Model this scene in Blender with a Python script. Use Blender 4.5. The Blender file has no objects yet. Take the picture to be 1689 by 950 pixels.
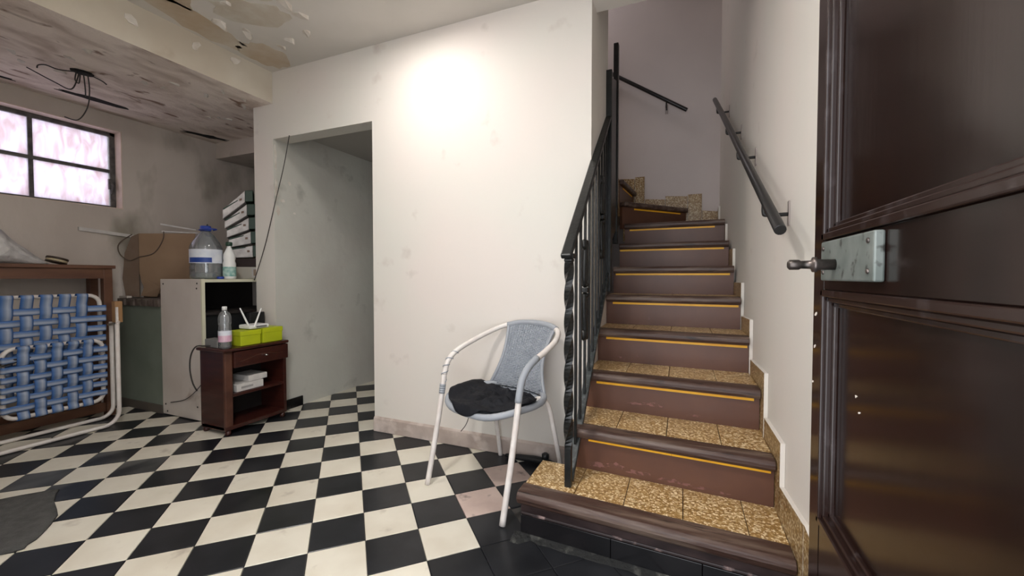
import bpy, bmesh, math, random
from mathutils import Vector, Matrix
C = bpy.context.scene.collection
S = bpy.context.scene
PI = math.pi
random.seed(4)

# ------------------------------------------------------------ camera, world, exposure
CAM_H = 1.0117
cd = bpy.data.cameras.new('camera'); cam = bpy.data.objects.new('camera', cd); C.objects.link(cam)
cam.location = (0, 0, CAM_H)
cam.rotation_euler = (PI/2 - 0.0274, 0, math.radians(22.5))
cd.sensor_width = 36; cd.lens = 677.59/1689*36; cd.clip_start = 0.02
S.camera = cam
S.view_settings.view_transform = 'Standard'; S.view_settings.look = 'None'
S.view_settings.gamma = 1; S.view_settings.use_curve_mapping = False
S.view_settings.exposure = 0.1
w = bpy.data.worlds.new('daylight'); S.world = w; w.use_nodes = True
w.node_tree.nodes['Background'].inputs[0].default_value = (0.92, 0.95, 1.0, 1)
w.node_tree.nodes['Background'].inputs[1].default_value = 4.6
LAMP_BACK, LAMP_ENTRY = 62.0, 205.0
def area_light(name, loc, rot, sx, sy, power, col):
    l = bpy.data.lights.new(name, 'AREA'); l.shape = 'RECTANGLE'; l.size = sx; l.size_y = sy; l.energy = power; l.color = col
    o = bpy.data.objects.new(name, l); C.objects.link(o); o.location = loc; o.rotation_euler = rot
    return o
area_light('upstairs_fill_light', (-1.2, 3.5, 4.2), (0, 0, 0), 0.5, 0.5, 7.5, (1.0, 0.93, 0.97))  # added unseen area light that fills the stairwell, standing in for light from upstairs
for nm, loc, rot, sx, sy in (('doorway_portal', (-.225,-.27,1.1), (math.radians(90),0,0), 1.05, 2.2), ('window_portal', (-4.32,1.3,1.85), (math.radians(90),0,math.radians(-90)), 1.1, .6)):
    area_light(nm, loc, rot, sx, sy, 1, (1,1,1)).data.cycles.is_portal = True      # only steers sampling of the daylight

# ------------------------------------------------------------ materials
def M(name, col, rough=0.6, metal=0.0, col2=None, scale=4.0, detail=4.0, lo=0.35, hi=0.65, bump=0.0, bscale=40.0,
      spec=0.5, coat=0.0, rnd=0.0, stretch=(1, 1, 1), col3=None, scale3=12.0, lo3=0.6, hi3=0.7, world=True, trans=0.0, ior=1.45, dist=0.0):
    m = bpy.data.materials.new(name); m.use_nodes = True
    nt = m.node_tree; N = nt.nodes; L = nt.links
    b = N['Principled BSDF']
    b.inputs['Base Color'].default_value = (*col, 1); b.inputs['Roughness'].default_value = rough
    b.inputs['Metallic'].default_value = metal
    b.inputs['Specular IOR Level'].default_value = spec
    b.inputs['Coat Weight'].default_value = coat; b.inputs['Coat Roughness'].default_value = 0.14
    b.inputs['Transmission Weight'].default_value = trans; b.inputs['IOR'].default_value = ior
    if world:
        g = N.new('ShaderNodeNewGeometry'); src = g.outputs['Position']
    else:
        g = N.new('ShaderNodeTexCoord'); src = g.outputs['Object']
    mp = N.new('ShaderNodeMapping'); mp.inputs['Scale'].default_value = stretch
    L.new(src, mp.inputs['Vector'])
    last = None
    def noise(sc, det, off):
        n = N.new('ShaderNodeTexNoise'); n.inputs['Scale'].default_value = sc; n.inputs['Detail'].default_value = det
        n.inputs['Distortion'].default_value = dist
        a = N.new('ShaderNodeVectorMath'); a.operation = 'ADD'; a.inputs[1].default_value = (off, off*.7, off*.3)
        L.new(mp.outputs[0], a.inputs[0]); L.new(a.outputs[0], n.inputs['Vector']); return n
    def layer(prev, colb, sc, l, h, off):
        n = noise(sc, detail, off)
        r = N.new('ShaderNodeMapRange'); r.inputs['From Min'].default_value = l; r.inputs['From Max'].default_value = h
        L.new(n.outputs['Fac'], r.inputs['Value'])
        x = N.new('ShaderNodeMix'); x.data_type = 'RGBA'; x.inputs[7].default_value = (*colb, 1)
        if prev is None: x.inputs[6].default_value = (*col, 1)
        else: L.new(prev, x.inputs[6])
        L.new(r.outputs[0], x.inputs[0]); return x.outputs[2]
    if col2: last = layer(last, col2, scale, lo, hi, 0.0)
    if col3: last = layer(last, col3, scale3, lo3, hi3, 7.3)
    if rnd:
        oi = N.new('ShaderNodeObjectInfo'); hv = N.new('ShaderNodeHueSaturation')
        r = N.new('ShaderNodeMapRange'); r.inputs['To Min'].default_value = 1-rnd; r.inputs['To Max'].default_value = 1+rnd
        L.new(oi.outputs['Random'], r.inputs['Value']); L.new(r.outputs[0], hv.inputs['Value'])
        if last is None: hv.inputs['Color'].default_value = (*col, 1)
        else: L.new(last, hv.inputs['Color'])
        last = hv.outputs[0]
    if last is not None: L.new(last, b.inputs['Base Color'])
    if bump:
        n = noise(bscale, 5, 3.1); bp = N.new('ShaderNodeBump'); bp.inputs['Strength'].default_value = bump; bp.inputs['Distance'].default_value = 0.01
        L.new(n.outputs['Fac'], bp.inputs['Height']); L.new(bp.outputs[0], b.inputs['Normal'])
    return m

def glassy(name, col, alpha, rough=0.05):     # thin clear plastic: mostly see-through with a glossy skin
    m = bpy.data.materials.new(name); m.use_nodes = True
    nt = m.node_tree; N = nt.nodes; L = nt.links; out = N['Material Output']; N.remove(N['Principled BSDF'])
    t = N.new('ShaderNodeBsdfTransparent'); t.inputs[0].default_value = (*col, 1)
    g = N.new('ShaderNodeBsdfGlossy'); g.inputs['Roughness'].default_value = rough
    fr = N.new('ShaderNodeFresnel'); fr.inputs[0].default_value = 1.5
    df = N.new('ShaderNodeBsdfDiffuse'); df.inputs[0].default_value = (.8,.82,.84,1); m0 = N.new('ShaderNodeMixShader'); m0.inputs[0].default_value = .16; L.new(t.outputs[0], m0.inputs[1]); L.new(df.outputs[0], m0.inputs[2])
    ad = N.new('ShaderNodeMath'); ad.operation = 'ADD'; ad.inputs[1].default_value = alpha; ad.use_clamp = True
    x = N.new('ShaderNodeMixShader')
    L.new(fr.outputs[0], ad.inputs[0]); L.new(ad.outputs[0], x.inputs[0]); L.new(m0.outputs[0], x.inputs[1]); L.new(g.outputs[0], x.inputs[2])
    L.new(x.outputs[0], out.inputs[0]); return m

def frosted(name):                             # dirty textured window glass lit by the day outside
    m = bpy.data.materials.new(name); m.use_nodes = True
    nt = m.node_tree; N = nt.nodes; L = nt.links; out = N['Material Output']; N.remove(N['Principled BSDF'])
    g = N.new('ShaderNodeNewGeometry')
    mp = N.new('ShaderNodeMapping'); mp.inputs['Scale'].default_value = (1, 5, 1.6); L.new(g.outputs['Position'], mp.inputs[0])
    n = N.new('ShaderNodeTexNoise'); n.inputs['Scale'].default_value = 4.5; n.inputs['Detail'].default_value = 9; n.inputs['Distortion'].default_value = .8
    L.new(mp.outputs[0], n.inputs['Vector'])
    r = N.new('ShaderNodeValToRGB'); r.color_ramp.elements[0].position = .30; r.color_ramp.elements[0].color = (.47, .385, .395, 1)
    r.color_ramp.elements[1].position = .62; r.color_ramp.elements[1].color = (.60, .575, .635, 1)
    L.new(n.outputs['Fac'], r.inputs[0])
    t = N.new('ShaderNodeBsdfTranslucent'); L.new(r.outputs[0], t.inputs[0])
    gl = N.new('ShaderNodeBsdfGlossy'); gl.inputs['Roughness'].default_value = .3
    x = N.new('ShaderNodeMixShader'); x.inputs[0].default_value = .05
    L.new(t.outputs[0], x.inputs[1]); L.new(gl.outputs[0], x.inputs[2]); L.new(x.outputs[0], out.inputs[0]); return m

def emit(name, col, s):
    m = bpy.data.materials.new(name); m.use_nodes = True
    b = m.node_tree.nodes['Principled BSDF']; b.inputs['Emission Color'].default_value = (*col, 1); b.inputs['Emission Strength'].default_value = s
    b.inputs['Base Color'].default_value = (.8, .8, .8, 1); return m

def web(name):                                 # striped plastic webbing, colour runs across the strap (uv.x)
    m = bpy.data.materials.new(name); m.use_nodes = True
    nt = m.node_tree; N = nt.nodes; L = nt.links; b = N['Principled BSDF']; b.inputs['Roughness'].default_value = .55
    uv = N.new('ShaderNodeUVMap'); sx = N.new('ShaderNodeSeparateXYZ'); L.new(uv.outputs[0], sx.inputs[0])
    r = N.new('ShaderNodeValToRGB'); e = r.color_ramp.elements
    e[0].position = 0; e[0].color = (.03, .10, .30, 1); e[1].position = 1; e[1].color = (.02, .07, .22, 1)
    for p, c in ((.16, (.05, .14, .36)), (.36, (.15, .215, .35)), (.62, (.36, .40, .49)), (.82, (.24, .30, .42)), (.94, (.05, .13, .32))):
        k = e.new(p); k.color = (*c, 1)
    L.new(sx.outputs[0], r.inputs[0]); L.new(r.outputs[0], b.inputs['Base Color']); return m

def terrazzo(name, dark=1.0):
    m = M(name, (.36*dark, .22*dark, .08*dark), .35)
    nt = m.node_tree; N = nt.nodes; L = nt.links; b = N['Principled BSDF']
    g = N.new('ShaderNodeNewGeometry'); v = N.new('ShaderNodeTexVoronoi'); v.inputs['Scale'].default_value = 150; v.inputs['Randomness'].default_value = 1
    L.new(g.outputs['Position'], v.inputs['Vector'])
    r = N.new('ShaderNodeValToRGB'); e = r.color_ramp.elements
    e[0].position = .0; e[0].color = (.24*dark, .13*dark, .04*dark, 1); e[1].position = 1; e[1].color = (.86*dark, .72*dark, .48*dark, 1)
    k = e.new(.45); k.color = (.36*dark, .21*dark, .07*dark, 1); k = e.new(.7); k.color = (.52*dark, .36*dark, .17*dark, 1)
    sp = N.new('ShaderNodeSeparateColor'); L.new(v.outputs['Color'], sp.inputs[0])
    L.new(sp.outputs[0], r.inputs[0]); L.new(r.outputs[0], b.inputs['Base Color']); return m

wallm = M('cream_plaster', (.72, .655, .605), .75, col2=(.68, .66, .60), scale=1.6, lo=.3, hi=.7, bump=.12, bscale=9, col3=(.56, .50, .45), scale3=5, lo3=.66, hi3=.80)
wall_old = M('grey_old_plaster', (.60, .54, .485), .85, col2=(.51, .45, .40), scale=2.2, bump=.25, bscale=14, col3=(.30, .27, .22), scale3=2.6, lo3=.58, hi3=.72, stretch=(1, 1, .55))
wall_pass = M('greenish_plaster', (.58, .58, .52), .8, col2=(.53, .51, .46), scale=2, bump=.3, bscale=12, col3=(.36, .35, .31), scale3=5, lo3=.63, hi3=.78)
ceil_m = M('ceiling_paint', (.66, .62, .57), .8, col2=(.58, .55, .50), scale=1.5, bump=.1, bscale=8)
ceil_old = M('damp_ceiling', (.82, .73, .65), .9, col2=(.56, .46, .39), scale=4.5, lo=.42, hi=.66, bump=1.0, bscale=26, col3=(.26, .17, .12), scale3=7.0, lo3=.61, hi3=.70, stretch=(1.7, .8, 1), detail=12, dist=.7)
beam_m = M('beam_plaster', (.60, .55, .46), .85, col2=(.52, .46, .37), scale=2.4, bump=.25, bscale=10, col3=(.38, .30, .22), scale3=3, lo3=.62, hi3=.76)
flake_m = M('loose_paint', (.70, .66, .60), .8, col2=(.55, .49, .42), scale=14)
patch_m = M('bare_patch', (.60, .56, .48), .9, col2=(.52, .45, .36), scale=9, bump=.5, bscale=30)
white_tile = M('cream_tile', (.70, .66, .56), .33, col2=(.60, .55, .45), scale=5, lo=.4, hi=.75, col3=(.36, .31, .25), scale3=9, lo3=.64, hi3=.80, rnd=.05, spec=.45)
pink_tile = M('pinkish_tile', (.60, .47, .41), .35, col2=(.50, .38, .33), scale=9, col3=(.20, .15, .13), scale3=13, lo3=.62, hi3=.74)
black_tile = M('black_tile', (.010, .011, .013), .28, col2=(.020, .021, .024), scale=7, rnd=.1, spec=.35)
smear_tile = M('smeared_black_tile', (.014, .015, .017), .35, col2=(.12, .12, .115), scale=6, lo=.42, hi=.72, stretch=(1, .4, 1))
grout = M('grout', (.06, .055, .05), .9)
mortar = M('mortar', (.013, .0135, .013), .85, col2=(.085, .085, .075), lo=.56, hi=.75, scale=22, bump=1.0, bscale=50)
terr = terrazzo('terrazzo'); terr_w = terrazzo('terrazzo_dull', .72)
riser_m = M('brown_riser_paint', (.110, .046, .026), .42, col2=(.092, .038, .023), scale=6, col3=(.13, .06, .05), scale3=22, lo3=.70, hi3=.8, bump=.08, bscale=20)
riser_low = M('scuffed_riser', (.19, .085, .07), .5, col2=(.105, .044, .028), scale=45, lo=.42, hi=.55)
nose_m = M('worn_wood_nosing', (.060, .031, .023), .45, col2=(.16, .112, .085), scale=9, lo=.45, hi=.7, col3=(.02, .012, .01), scale3=24, lo3=.6, hi3=.7, stretch=(.35, 3, 3), bump=.35, bscale=20)
scuff = M('scuffed_pink_paint', (.42, .22, .19), .6, col2=(.3, .2, .17), scale=30)
tape = M('yellow_tape', (.95, .50, .015), .45, col2=(.88, .42, .012), scale=12)
black_base = M('black_base_tile', (.006, .006, .007), .22, col2=(.012, .011, .012), scale=8)
iron = M('black_iron', (.004, .0045, .0045), .36, col2=(.010, .011, .0105), scale=30, bump=.15, bscale=60, spec=.5)
iron_worn = M('worn_iron', (.02, .026, .028), .4, col2=(.09, .10, .10), scale=50, lo=.5, hi=.7)
rail_paint = M('dark_rail_paint', (.012, .012, .012), .35, col2=(.02, .018, .018), scale=20)
door_m = M('dark_varnished_wood', (.014, .006, .0045), .17, col2=(.010, .0050, .004), scale=3, stretch=(3, 3, .4), coat=.18, spec=.28, bump=.03, bscale=6)
mould_m = M('worn_moulding', (.020, .010, .008), .20, col2=(.055, .042, .042), scale=28, lo=.55, hi=.8, coat=.15, spec=.35, stretch=(1, 1, .5))
chip_m = M('pale_chip', (.75, .68, .6), .7)
steel = M('dull_lock_steel', (.13, .15, .138), .55, .35, col2=(.19, .21, .195), scale=18, col3=(.05, .05, .045), scale3=40)
steel2 = M('worn_knob_metal', (.16, .13, .12), .35, .8, col2=(.05, .045, .04), scale=40)
white_tube = M('white_tube_paint', (.74, .70, .66), .4, col2=(.66, .60, .56), scale=20, col3=(.3, .22, .18), scale3=40, lo3=.72, hi3=.8)
wicker = M('grey_wicker', (.31, .335, .37), .6, col2=(.25, .275, .31), scale=40, rnd=0)
wicker_d = M('grey_wrap', (.30, .32, .35), .5)
cloth_m = M('black_cloth', (.0035, .004, .0065), .7, col2=(.007, .008, .012), scale=12, bump=.3, bscale=60, spec=.3)
wood_red = M('dark_red_wood', (.050, .012, .008), .32, col2=(.032, .008, .006), scale=6, stretch=(1, 4, 8), coat=.2)
wood_edge = M('worn_brown_wood', (.10, .04, .025), .4, col2=(.06, .022, .014), scale=12)
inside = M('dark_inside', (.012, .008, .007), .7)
lime = M('lime_box', (.46, .52, .012), .4, col2=(.40, .46, .015), scale=8)
lime_d = M('lime_box_side', (.38, .43, .012), .45)
paper_w = M('white_card', (.60, .58, .55), .6, col2=(.52, .5, .48), scale=20)
plastic_w = M('white_plastic', (.78, .78, .76), .35)
grey_box = M('grey_plastic', (.17, .17, .165), .5)
black_pl = M('black_plastic', (.010, .011, .012), .4)
panel_w = M('white_melamine', (.62, .57, .52), .5, col2=(.54, .48, .43), scale=3, col3=(.32, .24, .18), scale3=5, lo3=.66, hi3=.8)
edge_w = M('cream_edge', (.60, .58, .44), .5)
card = M('cardboard', (.285, .19, .12), .8, col2=(.24, .155, .095), scale=4, bump=.1, bscale=20)
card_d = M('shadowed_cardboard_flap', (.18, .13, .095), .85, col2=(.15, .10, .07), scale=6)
tablewood = M('table_wood', (.145, .066, .036), .45, col2=(.10, .042, .024), scale=7, stretch=(1, .5, 3))
tan = M('tan_wood', (.36, .20, .09), .5)
green_wall = M('grey_green_paint', (.20, .235, .195), .6, col2=(.16, .19, .155), scale=3)
slab_m = M('broken_counter', (.07, .05, .04), .6, col2=(.16, .13, .11), scale=14, bump=.6, bscale=30)
rug_m = M('grey_mat', (.085, .085, .082), .95, col2=(.06, .06, .058), scale=30, bump=.7, bscale=120)
bag_m = M('clear_film', (.80, .78, .77), .28, col2=(.66, .64, .63), scale=18, bump=1.0, bscale=24, trans=.25)
frame_dark = M('window_steel', (.05, .045, .045), .5, col2=(.12, .11, .105), scale=20)
reveal_m = M('window_reveal', (.70, .58, .49), .8, col2=(.58, .48, .41), scale=6)
cable_m = M('dark_cable', (.03, .025, .022), .6)
blue_cap = M('blue_cap', (.02, .05, .30), .4)
blue_lab = M('blue_label', (.02, .055, .26), .45)
white_lab = M('white_label', (.68, .70, .74), .45, col2=(.58, .62, .70), scale=25)
pink_lab = M('pink_label', (.62, .36, .48), .45, col2=(.70, .52, .60), scale=40, stretch=(1, 1, .3))
teal_lab = M('teal_label', (.45, .60, .55), .45, col2=(.10, .30, .26), scale=38)
dgreen = M('dark_green_card', (.018, .05, .03), .5)
pack_m = M('crumpled_white_wrap', (.80, .76, .74), .35, col2=(.60, .56, .55), scale=18, bump=1.0, bscale=22)
clear = glassy('clear_plastic', (.93, .95, .96), .06)
clear_blue = glassy('clear_bluish_plastic', (.90, .95, .97), .07)
water_m = glassy('water', (.80, .93, .92), .03)
glass_m = frosted('frosted_window_glass')
web_m = web('blue_webbing')
lamp_m = emit('lamp_diffuser', (1.0, .965, .93), LAMP_BACK); lamp_m2 = emit('lamp_diffuser_entry', (1.0, .955, .915), LAMP_ENTRY)
hole_m = M('dark_hole', (.012, .010, .009), .95)
brick_out = M('outside_wall', (.75, .62, .60), .9)

# ------------------------------------------------------------ mesh helpers
class B:
    def __init__(s, mi=0): s.b = bmesh.new(); s.mi = mi
    def box(s, x0, x1, y0, y1, z0, z1, mi=0):
        v = [s.b.verts.new(p) for p in ((x0,y0,z0),(x1,y0,z0),(x1,y1,z0),(x0,y1,z0),(x0,y0,z1),(x1,y0,z1),(x1,y1,z1),(x0,y1,z1))]
        for q in ((3,2,1,0),(4,5,6,7),(0,1,5,4),(1,2,6,5),(2,3,7,6),(3,0,4,7)):
            f = s.b.faces.new([v[i] for i in q]); f.material_index = mi
        return s
    def hexa(s, p, mi=0):      # eight corners, bottom ring then top ring, counter-clockwise from above
        v = [s.b.verts.new(q) for q in p]
        for q in ((3,2,1,0),(4,5,6,7),(0,1,5,4),(1,2,6,5),(2,3,7,6),(3,0,4,7)):
            s.b.faces.new([v[i] for i in q]).material_index = mi
        return s
    def prism(s, poly, off, mi=0, mi_side=None):   # closed 3-D polygon swept along off
        a = [s.b.verts.new(p) for p in poly]; o = Vector(off)
        c = [s.b.verts.new(Vector(p)+o) for p in poly]; n = len(a)
        s.b.faces.new(a[::-1]).material_index = mi; s.b.faces.new(c).material_index = mi
        for i in range(n):
            f = s.b.faces.new([a[i], a[(i+1)%n], c[(i+1)%n], c[i]]); f.material_index = mi if mi_side is None else mi_side
        return s
    def tube(s, pts, r, seg=8, closed=False, mi=0, cap=True):
        pts = [Vector(p) for p in pts]; n = len(pts); rs = r if isinstance(r, (list, tuple)) else [r]*n
        rings = []; up = None
        for i, p in enumerate(pts):
            if closed: d = pts[(i+1)%n]-pts[i-1]
            else: d = pts[min(i+1, n-1)]-pts[max(i-1, 0)]
            d.normalize()
            if up is None:
                up = Vector((0,0,1)) if abs(d.z) < .9 else Vector((1,0,0))
            a = d.cross(up)
            if a.length < 1e-5: a = d.orthogonal()
            a.normalize(); up = a.cross(d).normalized()
            rings.append([s.b.verts.new(p+a*math.cos(2*PI*k/seg)*rs[i]+up*math.sin(2*PI*k/seg)*rs[i]) for k in range(seg)])
        m = n if closed else n-1
        for i in range(m):
            A, D = rings[i], rings[(i+1)%n]
            for k in range(seg):
                f = s.b.faces.new([A[k], A[(k+1)%seg], D[(k+1)%seg], D[k]]); f.material_index = mi; f.smooth = True
        if cap and not closed:
            s.b.faces.new(rings[0][::-1]).material_index = mi; s.b.faces.new(rings[-1]).material_index = mi
        return s
    def lathe(s, prof, cx=0, cy=0, seg=20, mi=0, cap=True):
        rings = [[s.b.verts.new((cx+r*math.cos(2*PI*k/seg), cy+r*math.sin(2*PI*k/seg), z)) for k in range(seg)] for r, z in prof]
        for A, D in zip(rings, rings[1:]):
            for k in range(seg):
                f = s.b.faces.new([A[k], A[(k+1)%seg], D[(k+1)%seg], D[k]]); f.smooth = True; f.material_index = mi
        if cap:
            s.b.faces.new(rings[0][::-1]).material_index = mi; s.b.faces.new(rings[-1]).material_index = mi
        return s
    def strap(s, pts, wd, w, nd, t):     # ribbon with uv.x across its width; wd width direction, nd thickness direction
        uv = s.b.loops.layers.uv.verify(); wd = Vector(wd)*w/2; nd = Vector(nd)*t/2; rows = []
        for p in pts:
            p = Vector(p); rows.append([(s.b.verts.new(p-wd*k+nd*(1-.6*abs(k))), (1-k)/2) for k in (1, .5, 0, -.5, -1)] + [(s.b.verts.new(p-wd*k-nd*(1-.6*abs(k))), (1-k)/2) for k in (-1, 0, 1)])
        for A, D in zip(rows, rows[1:]):
            n = len(A)
            for k in range(n):
                q = [A[k], A[(k+1)%n], D[(k+1)%n], D[k]]
                f = s.b.faces.new([x[0] for x in q]); f.smooth = True
                for lp, x in zip(f.loops, q): lp[uv].uv = (x[1], 0)
        for R_ in (rows[0][::-1], rows[-1]):
            f = s.b.faces.new([x[0] for x in R_])
            for lp, x in zip(f.loops, R_): lp[uv].uv = (x[1], 0)
        return s
    def grid(s, fn, nu, nv, mi=0, smooth=True, thick=0.0):
        def sheet(o):
            g = [[s.b.verts.new(Vector(fn(i/nu, j/nv))+Vector((0,0,o))) for j in range(nv+1)] for i in range(nu+1)]
            return g
        g = sheet(0)
        for i in range(nu):
            for j in range(nv):
                f = s.b.faces.new([g[i][j], g[i+1][j], g[i+1][j+1], g[i][j+1]]); f.smooth = smooth; f.material_index = mi
        return s
def obj(name, bb, mats, parent=None, bevel=0.0, seg=2, solid=0.0, sub=0):
    bm = bb.b if isinstance(bb, B) else bb
    bmesh.ops.recalc_face_normals(bm, faces=bm.faces)
    me = bpy.data.meshes.new(name)
    if parent is not None and parent.get('_w'):
        bmesh.ops.translate(bm, verts=bm.verts, vec=-Vector(parent['_w']))
    bm.to_mesh(me); bm.free()
    for m in (mats if isinstance(mats, (list, tuple)) else [mats]): me.materials.append(m)
    o = bpy.data.objects.new(name, me); C.objects.link(o)
    if parent is not None: o.parent = parent
    if solid:
        k = o.modifiers.new('solid', 'SOLIDIFY'); k.thickness = solid; k.offset = 0
    if sub:
        k = o.modifiers.new('sub', 'SUBSURF'); k.levels = sub; k.render_levels = sub
    if bevel:
        k = o.modifiers.new('bevel', 'BEVEL'); k.width = bevel; k.segments = seg; k.limit_method = 'ANGLE'; k.angle_limit = .6
    return o
def tag(o, label, cat, group=None, kind=None):
    if label: o['label'] = label
    if cat: o['category'] = cat
    if group: o['group'] = group
    if kind: o['kind'] = kind
    return o
ROOTS = []
def thing(name, label, cat, loc, group=None, rz=0.0, world=True):    # Empty at the base; parts are written in world coordinates when world
    o = bpy.data.objects.new(name, None); C.objects.link(o); o.location = loc; o.rotation_euler = (0, 0, rz); o.empty_display_size = .05
    if world: o['_w'] = tuple(float(x) for x in loc); ROOTS.append(o)
    return tag(o, label, cat, group)
def sub_of(part):      # a sub-part is written in the same coordinates as its part
    if part.parent is not None and part.parent.get('_w'): part['_w'] = tuple(part.parent['_w']); ROOTS.append(part)
    return part
def struct(name, bb, m, **k):
    o = obj(name, bb, m, **k); o['kind'] = 'structure'; return o
def cat(pts, n=6, closed=False):     # Catmull-Rom through pts
    P = [Vector(p) for p in pts]; out = []; L = len(P)
    for i in range(L if closed else L-1):
        if closed: a, b, c, d = P[i-1], P[i], P[(i+1)%L], P[(i+2)%L]
        else: a, b, c, d = P[max(i-1,0)], P[i], P[i+1], P[min(i+2,L-1)]
        for k in range(n):
            t = k/n; out.append(.5*((2*b)+(c-a)*t+(2*a-5*b+4*c-d)*t*t+(3*b-a-3*c+d)*t**3))
    if not closed: out.append(P[-1])
    return out

# ------------------------------------------------------------ the setting
HC, HL = 2.495, 2.272            # main ceiling, lower damp ceiling
YW = 2.13                        # front of the back wall
def XR(y): return .335-.0155*(y-1.5)
floor = struct('floor', B().box(-4.3, .6, -.25, 4.6, -.06, -.008), grout)
ceiling = struct('ceiling', B().box(-2.77, .6, -.25, 2.25, HC, HC+.1), ceil_m)
ceil2 = struct('ceiling.001', B().box(-4.3, -2.77, -.25, 4.4, HL, HC+.1, 0), [ceil_old, beam_m])
for f in ceil2.data.polygons:
    if f.normal.x > .5: f.material_index = 1
bw = B().box(-1.86, -.44, YW, YW+.12, 0, HC).box(-2.77, -1.86, YW, YW+.12, 2.016, HC).box(-.44, .6, YW, YW+.12, 2.43, 4.4)
struct('wall_back', bw, wallm)
plinth = B()
plinth.hexa([(-1.862,YW-.012,0),(-.445,YW-.012,0),(-.445,YW,0),(-1.862,YW,0),(-1.862,YW-.010,.085),(-.445,YW-.010,.085),(-.445,YW,.10),(-1.862,YW,.10)])
struct('baseboard_back', plinth, M('dirty_plinth', (.50,.42,.37), .8, col2=(.36,.29,.25), scale=6, col3=(.62,.54,.49), scale3=10, lo3=.5, hi3=.7), bevel=.004)
wp = B().box(-2.975, -2.77, YW, 4.5, 0, HL)
o = wall_pas = struct('wall_passage', wp, [wall_pass, wallm])
for f in o.data.polygons:
    if f.normal.y < -.5: f.material_index = 1
struct('wall_passage.001', B().box(-1.86, -1.74, YW+.12, 4.5, 0, 2.4), wall_pass)
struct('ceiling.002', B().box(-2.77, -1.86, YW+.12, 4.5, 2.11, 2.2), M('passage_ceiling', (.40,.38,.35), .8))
struct('wall_passage_end', B().box(-2.77, -1.86, 4.5, 4.6, 0, 2.2), wall_pass)
struct('wall_left', B().box(-4.3,-4.1,-.25,.75,0,HL).box(-4.3,-4.1,.75,1.845,0,1.545).box(-4.3,-4.1,.75,1.845,2.153,HL).box(-4.3,-4.1,1.845,4.4,0,HL), wall_old)
struct('wall_far_left', B().box(-4.3, -2.975, 4.2, 4.4, 0, HL), wall_old)
struct('trim_1', B().box(-4.1, -2.975, 2.555, 4.2, 2.128, HL), [wall_old])
struct('wall_stairwell_left', B().box(-.56, -.44, YW+.12, 2.62, 0, 4.4).box(-1.8, -.56, 2.50, 2.62, 1.0, 4.4).box(-1.92,-1.8,2.5,4.17,1.0,4.4), wallm)
struct('wall_stairwell_back', B().box(-1.92, .45, 4.05, 4.17, 0, 4.4), M('stairwell_plaster', (.60,.535,.51), .8, col2=(.55,.49,.47), scale=1.5, bump=.12, bscale=9))
struct('ceiling_stairwell', B().box(-1.92, .6, YW, 4.2, 4.4, 4.5), ceil_m)
struct('wall_right', B().hexa([(XR(-.25),-.25,0),(.6,-.25,0),(.6,4.17,0),(XR(4.17),4.17,0),(XR(-.25),-.25,4.4),(.6,-.25,4.4),(.6,4.17,4.4),(XR(4.17),4.17,4.4)]), wallm)
struct('wall_entrance', B().box(-4.3,-.75,-.25,-.12,0,HC).box(.30,.6,-.25,-.12,0,HC).box(-.75,.30,-.25,-.12,2.2,HC), wallm)
# window in the left wall
win = bpy.data.objects.new('window_1', None); C.objects.link(win); win.location = (-4.2, 1.3, 1.55); win['kind'] = 'structure'; win['_w'] = (-4.2, 1.3, 1.55); ROOTS.append(win)
XG = -4.205
fr = B().box(XG-.02, XG+.02, .75, 1.845, 1.545, 1.572).box(XG-.02, XG+.02, .75, 1.845, 2.118, 2.153).box(XG-.02, XG+.02, 1.805, 1.845, 1.545, 2.153).box(XG-.02, XG+.02, .75, .79, 1.545, 2.153)
obj('window_frame', fr, frame_dark, win, bevel=.003)
ym = [.79, 1.085, 1.38, 1.805]
for y in (1.085, 1.38): obj('glazing_bar', B().box(XG-.014, XG+.014, y-.011, y+.011, 1.572, 2.118), frame_dark, win)
obj('glazing_bar', B().box(XG-.015, XG+.015, .79, 1.805, 1.832, 1.856), frame_dark, win)
for a, b_ in zip(ym, ym[1:]):
    for z0, z1 in ((1.572, 1.832), (1.856, 2.118)):
        obj('pane', B().box(XG-.003, XG+.003, a+.004, b_-.004, z0+.001, z1-.001), glass_m, win)
obj('window_latch', B().tube([(XG+.02,1.80,1.76),(XG+.05,1.81,1.73),(XG+.055,1.80,1.66)], .008, 6).box(XG+.02,XG+.035,1.79,1.82,1.70,1.78), frame_dark, win)
rv = B().box(-4.185,-4.098,1.838,1.8455,1.545,2.153).box(-4.185,-4.098,.75,1.845,2.147,2.1535).box(-4.185,-4.098,.75,1.845,1.5445,1.551)
obj('reveal', rv, reveal_m, win)

# floor tiles, laid at 45 degrees to the walls
AL = .7696; GX, GY = -1.5316, 1.6492; TS = .2
def cell(i, j): 
    ca, sa = math.cos(AL), math.sin(AL)
    return (GX+TS*(ca*i+sa*j), GY+TS*(sa*i-ca*j))
def tile_mesh(m):
    b = B(); h = TS/2-.0011; c = .0022
    p = [(-h,-h),(h,-h),(h,h),(-h,h)]; q = [(-h+c,-h+c),(h-c,-h+c),(h-c,h-c),(-h+c,h-c)]
    lo = [b.b.verts.new((x,y,-.009)) for x,y in p]; mid = [b.b.verts.new((x,y,-.0018)) for x,y in p]; hi = [b.b.verts.new((x,y,0)) for x,y in q]
    b.b.faces.new(hi)
    for A, D in ((lo,mid),(mid,hi)):
        for k in range(4): b.b.faces.new([A[k],A[(k+1)%4],D[(k+1)%4],D[k]])
    o = obj('floor_tile', b, m); me = o.data; bpy.data.objects.remove(o); return me
TM = {k: tile_mesh(m) for k, m in dict(w=white_tile, p=pink_tile, b=black_tile, s=smear_tile).items()}
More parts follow.
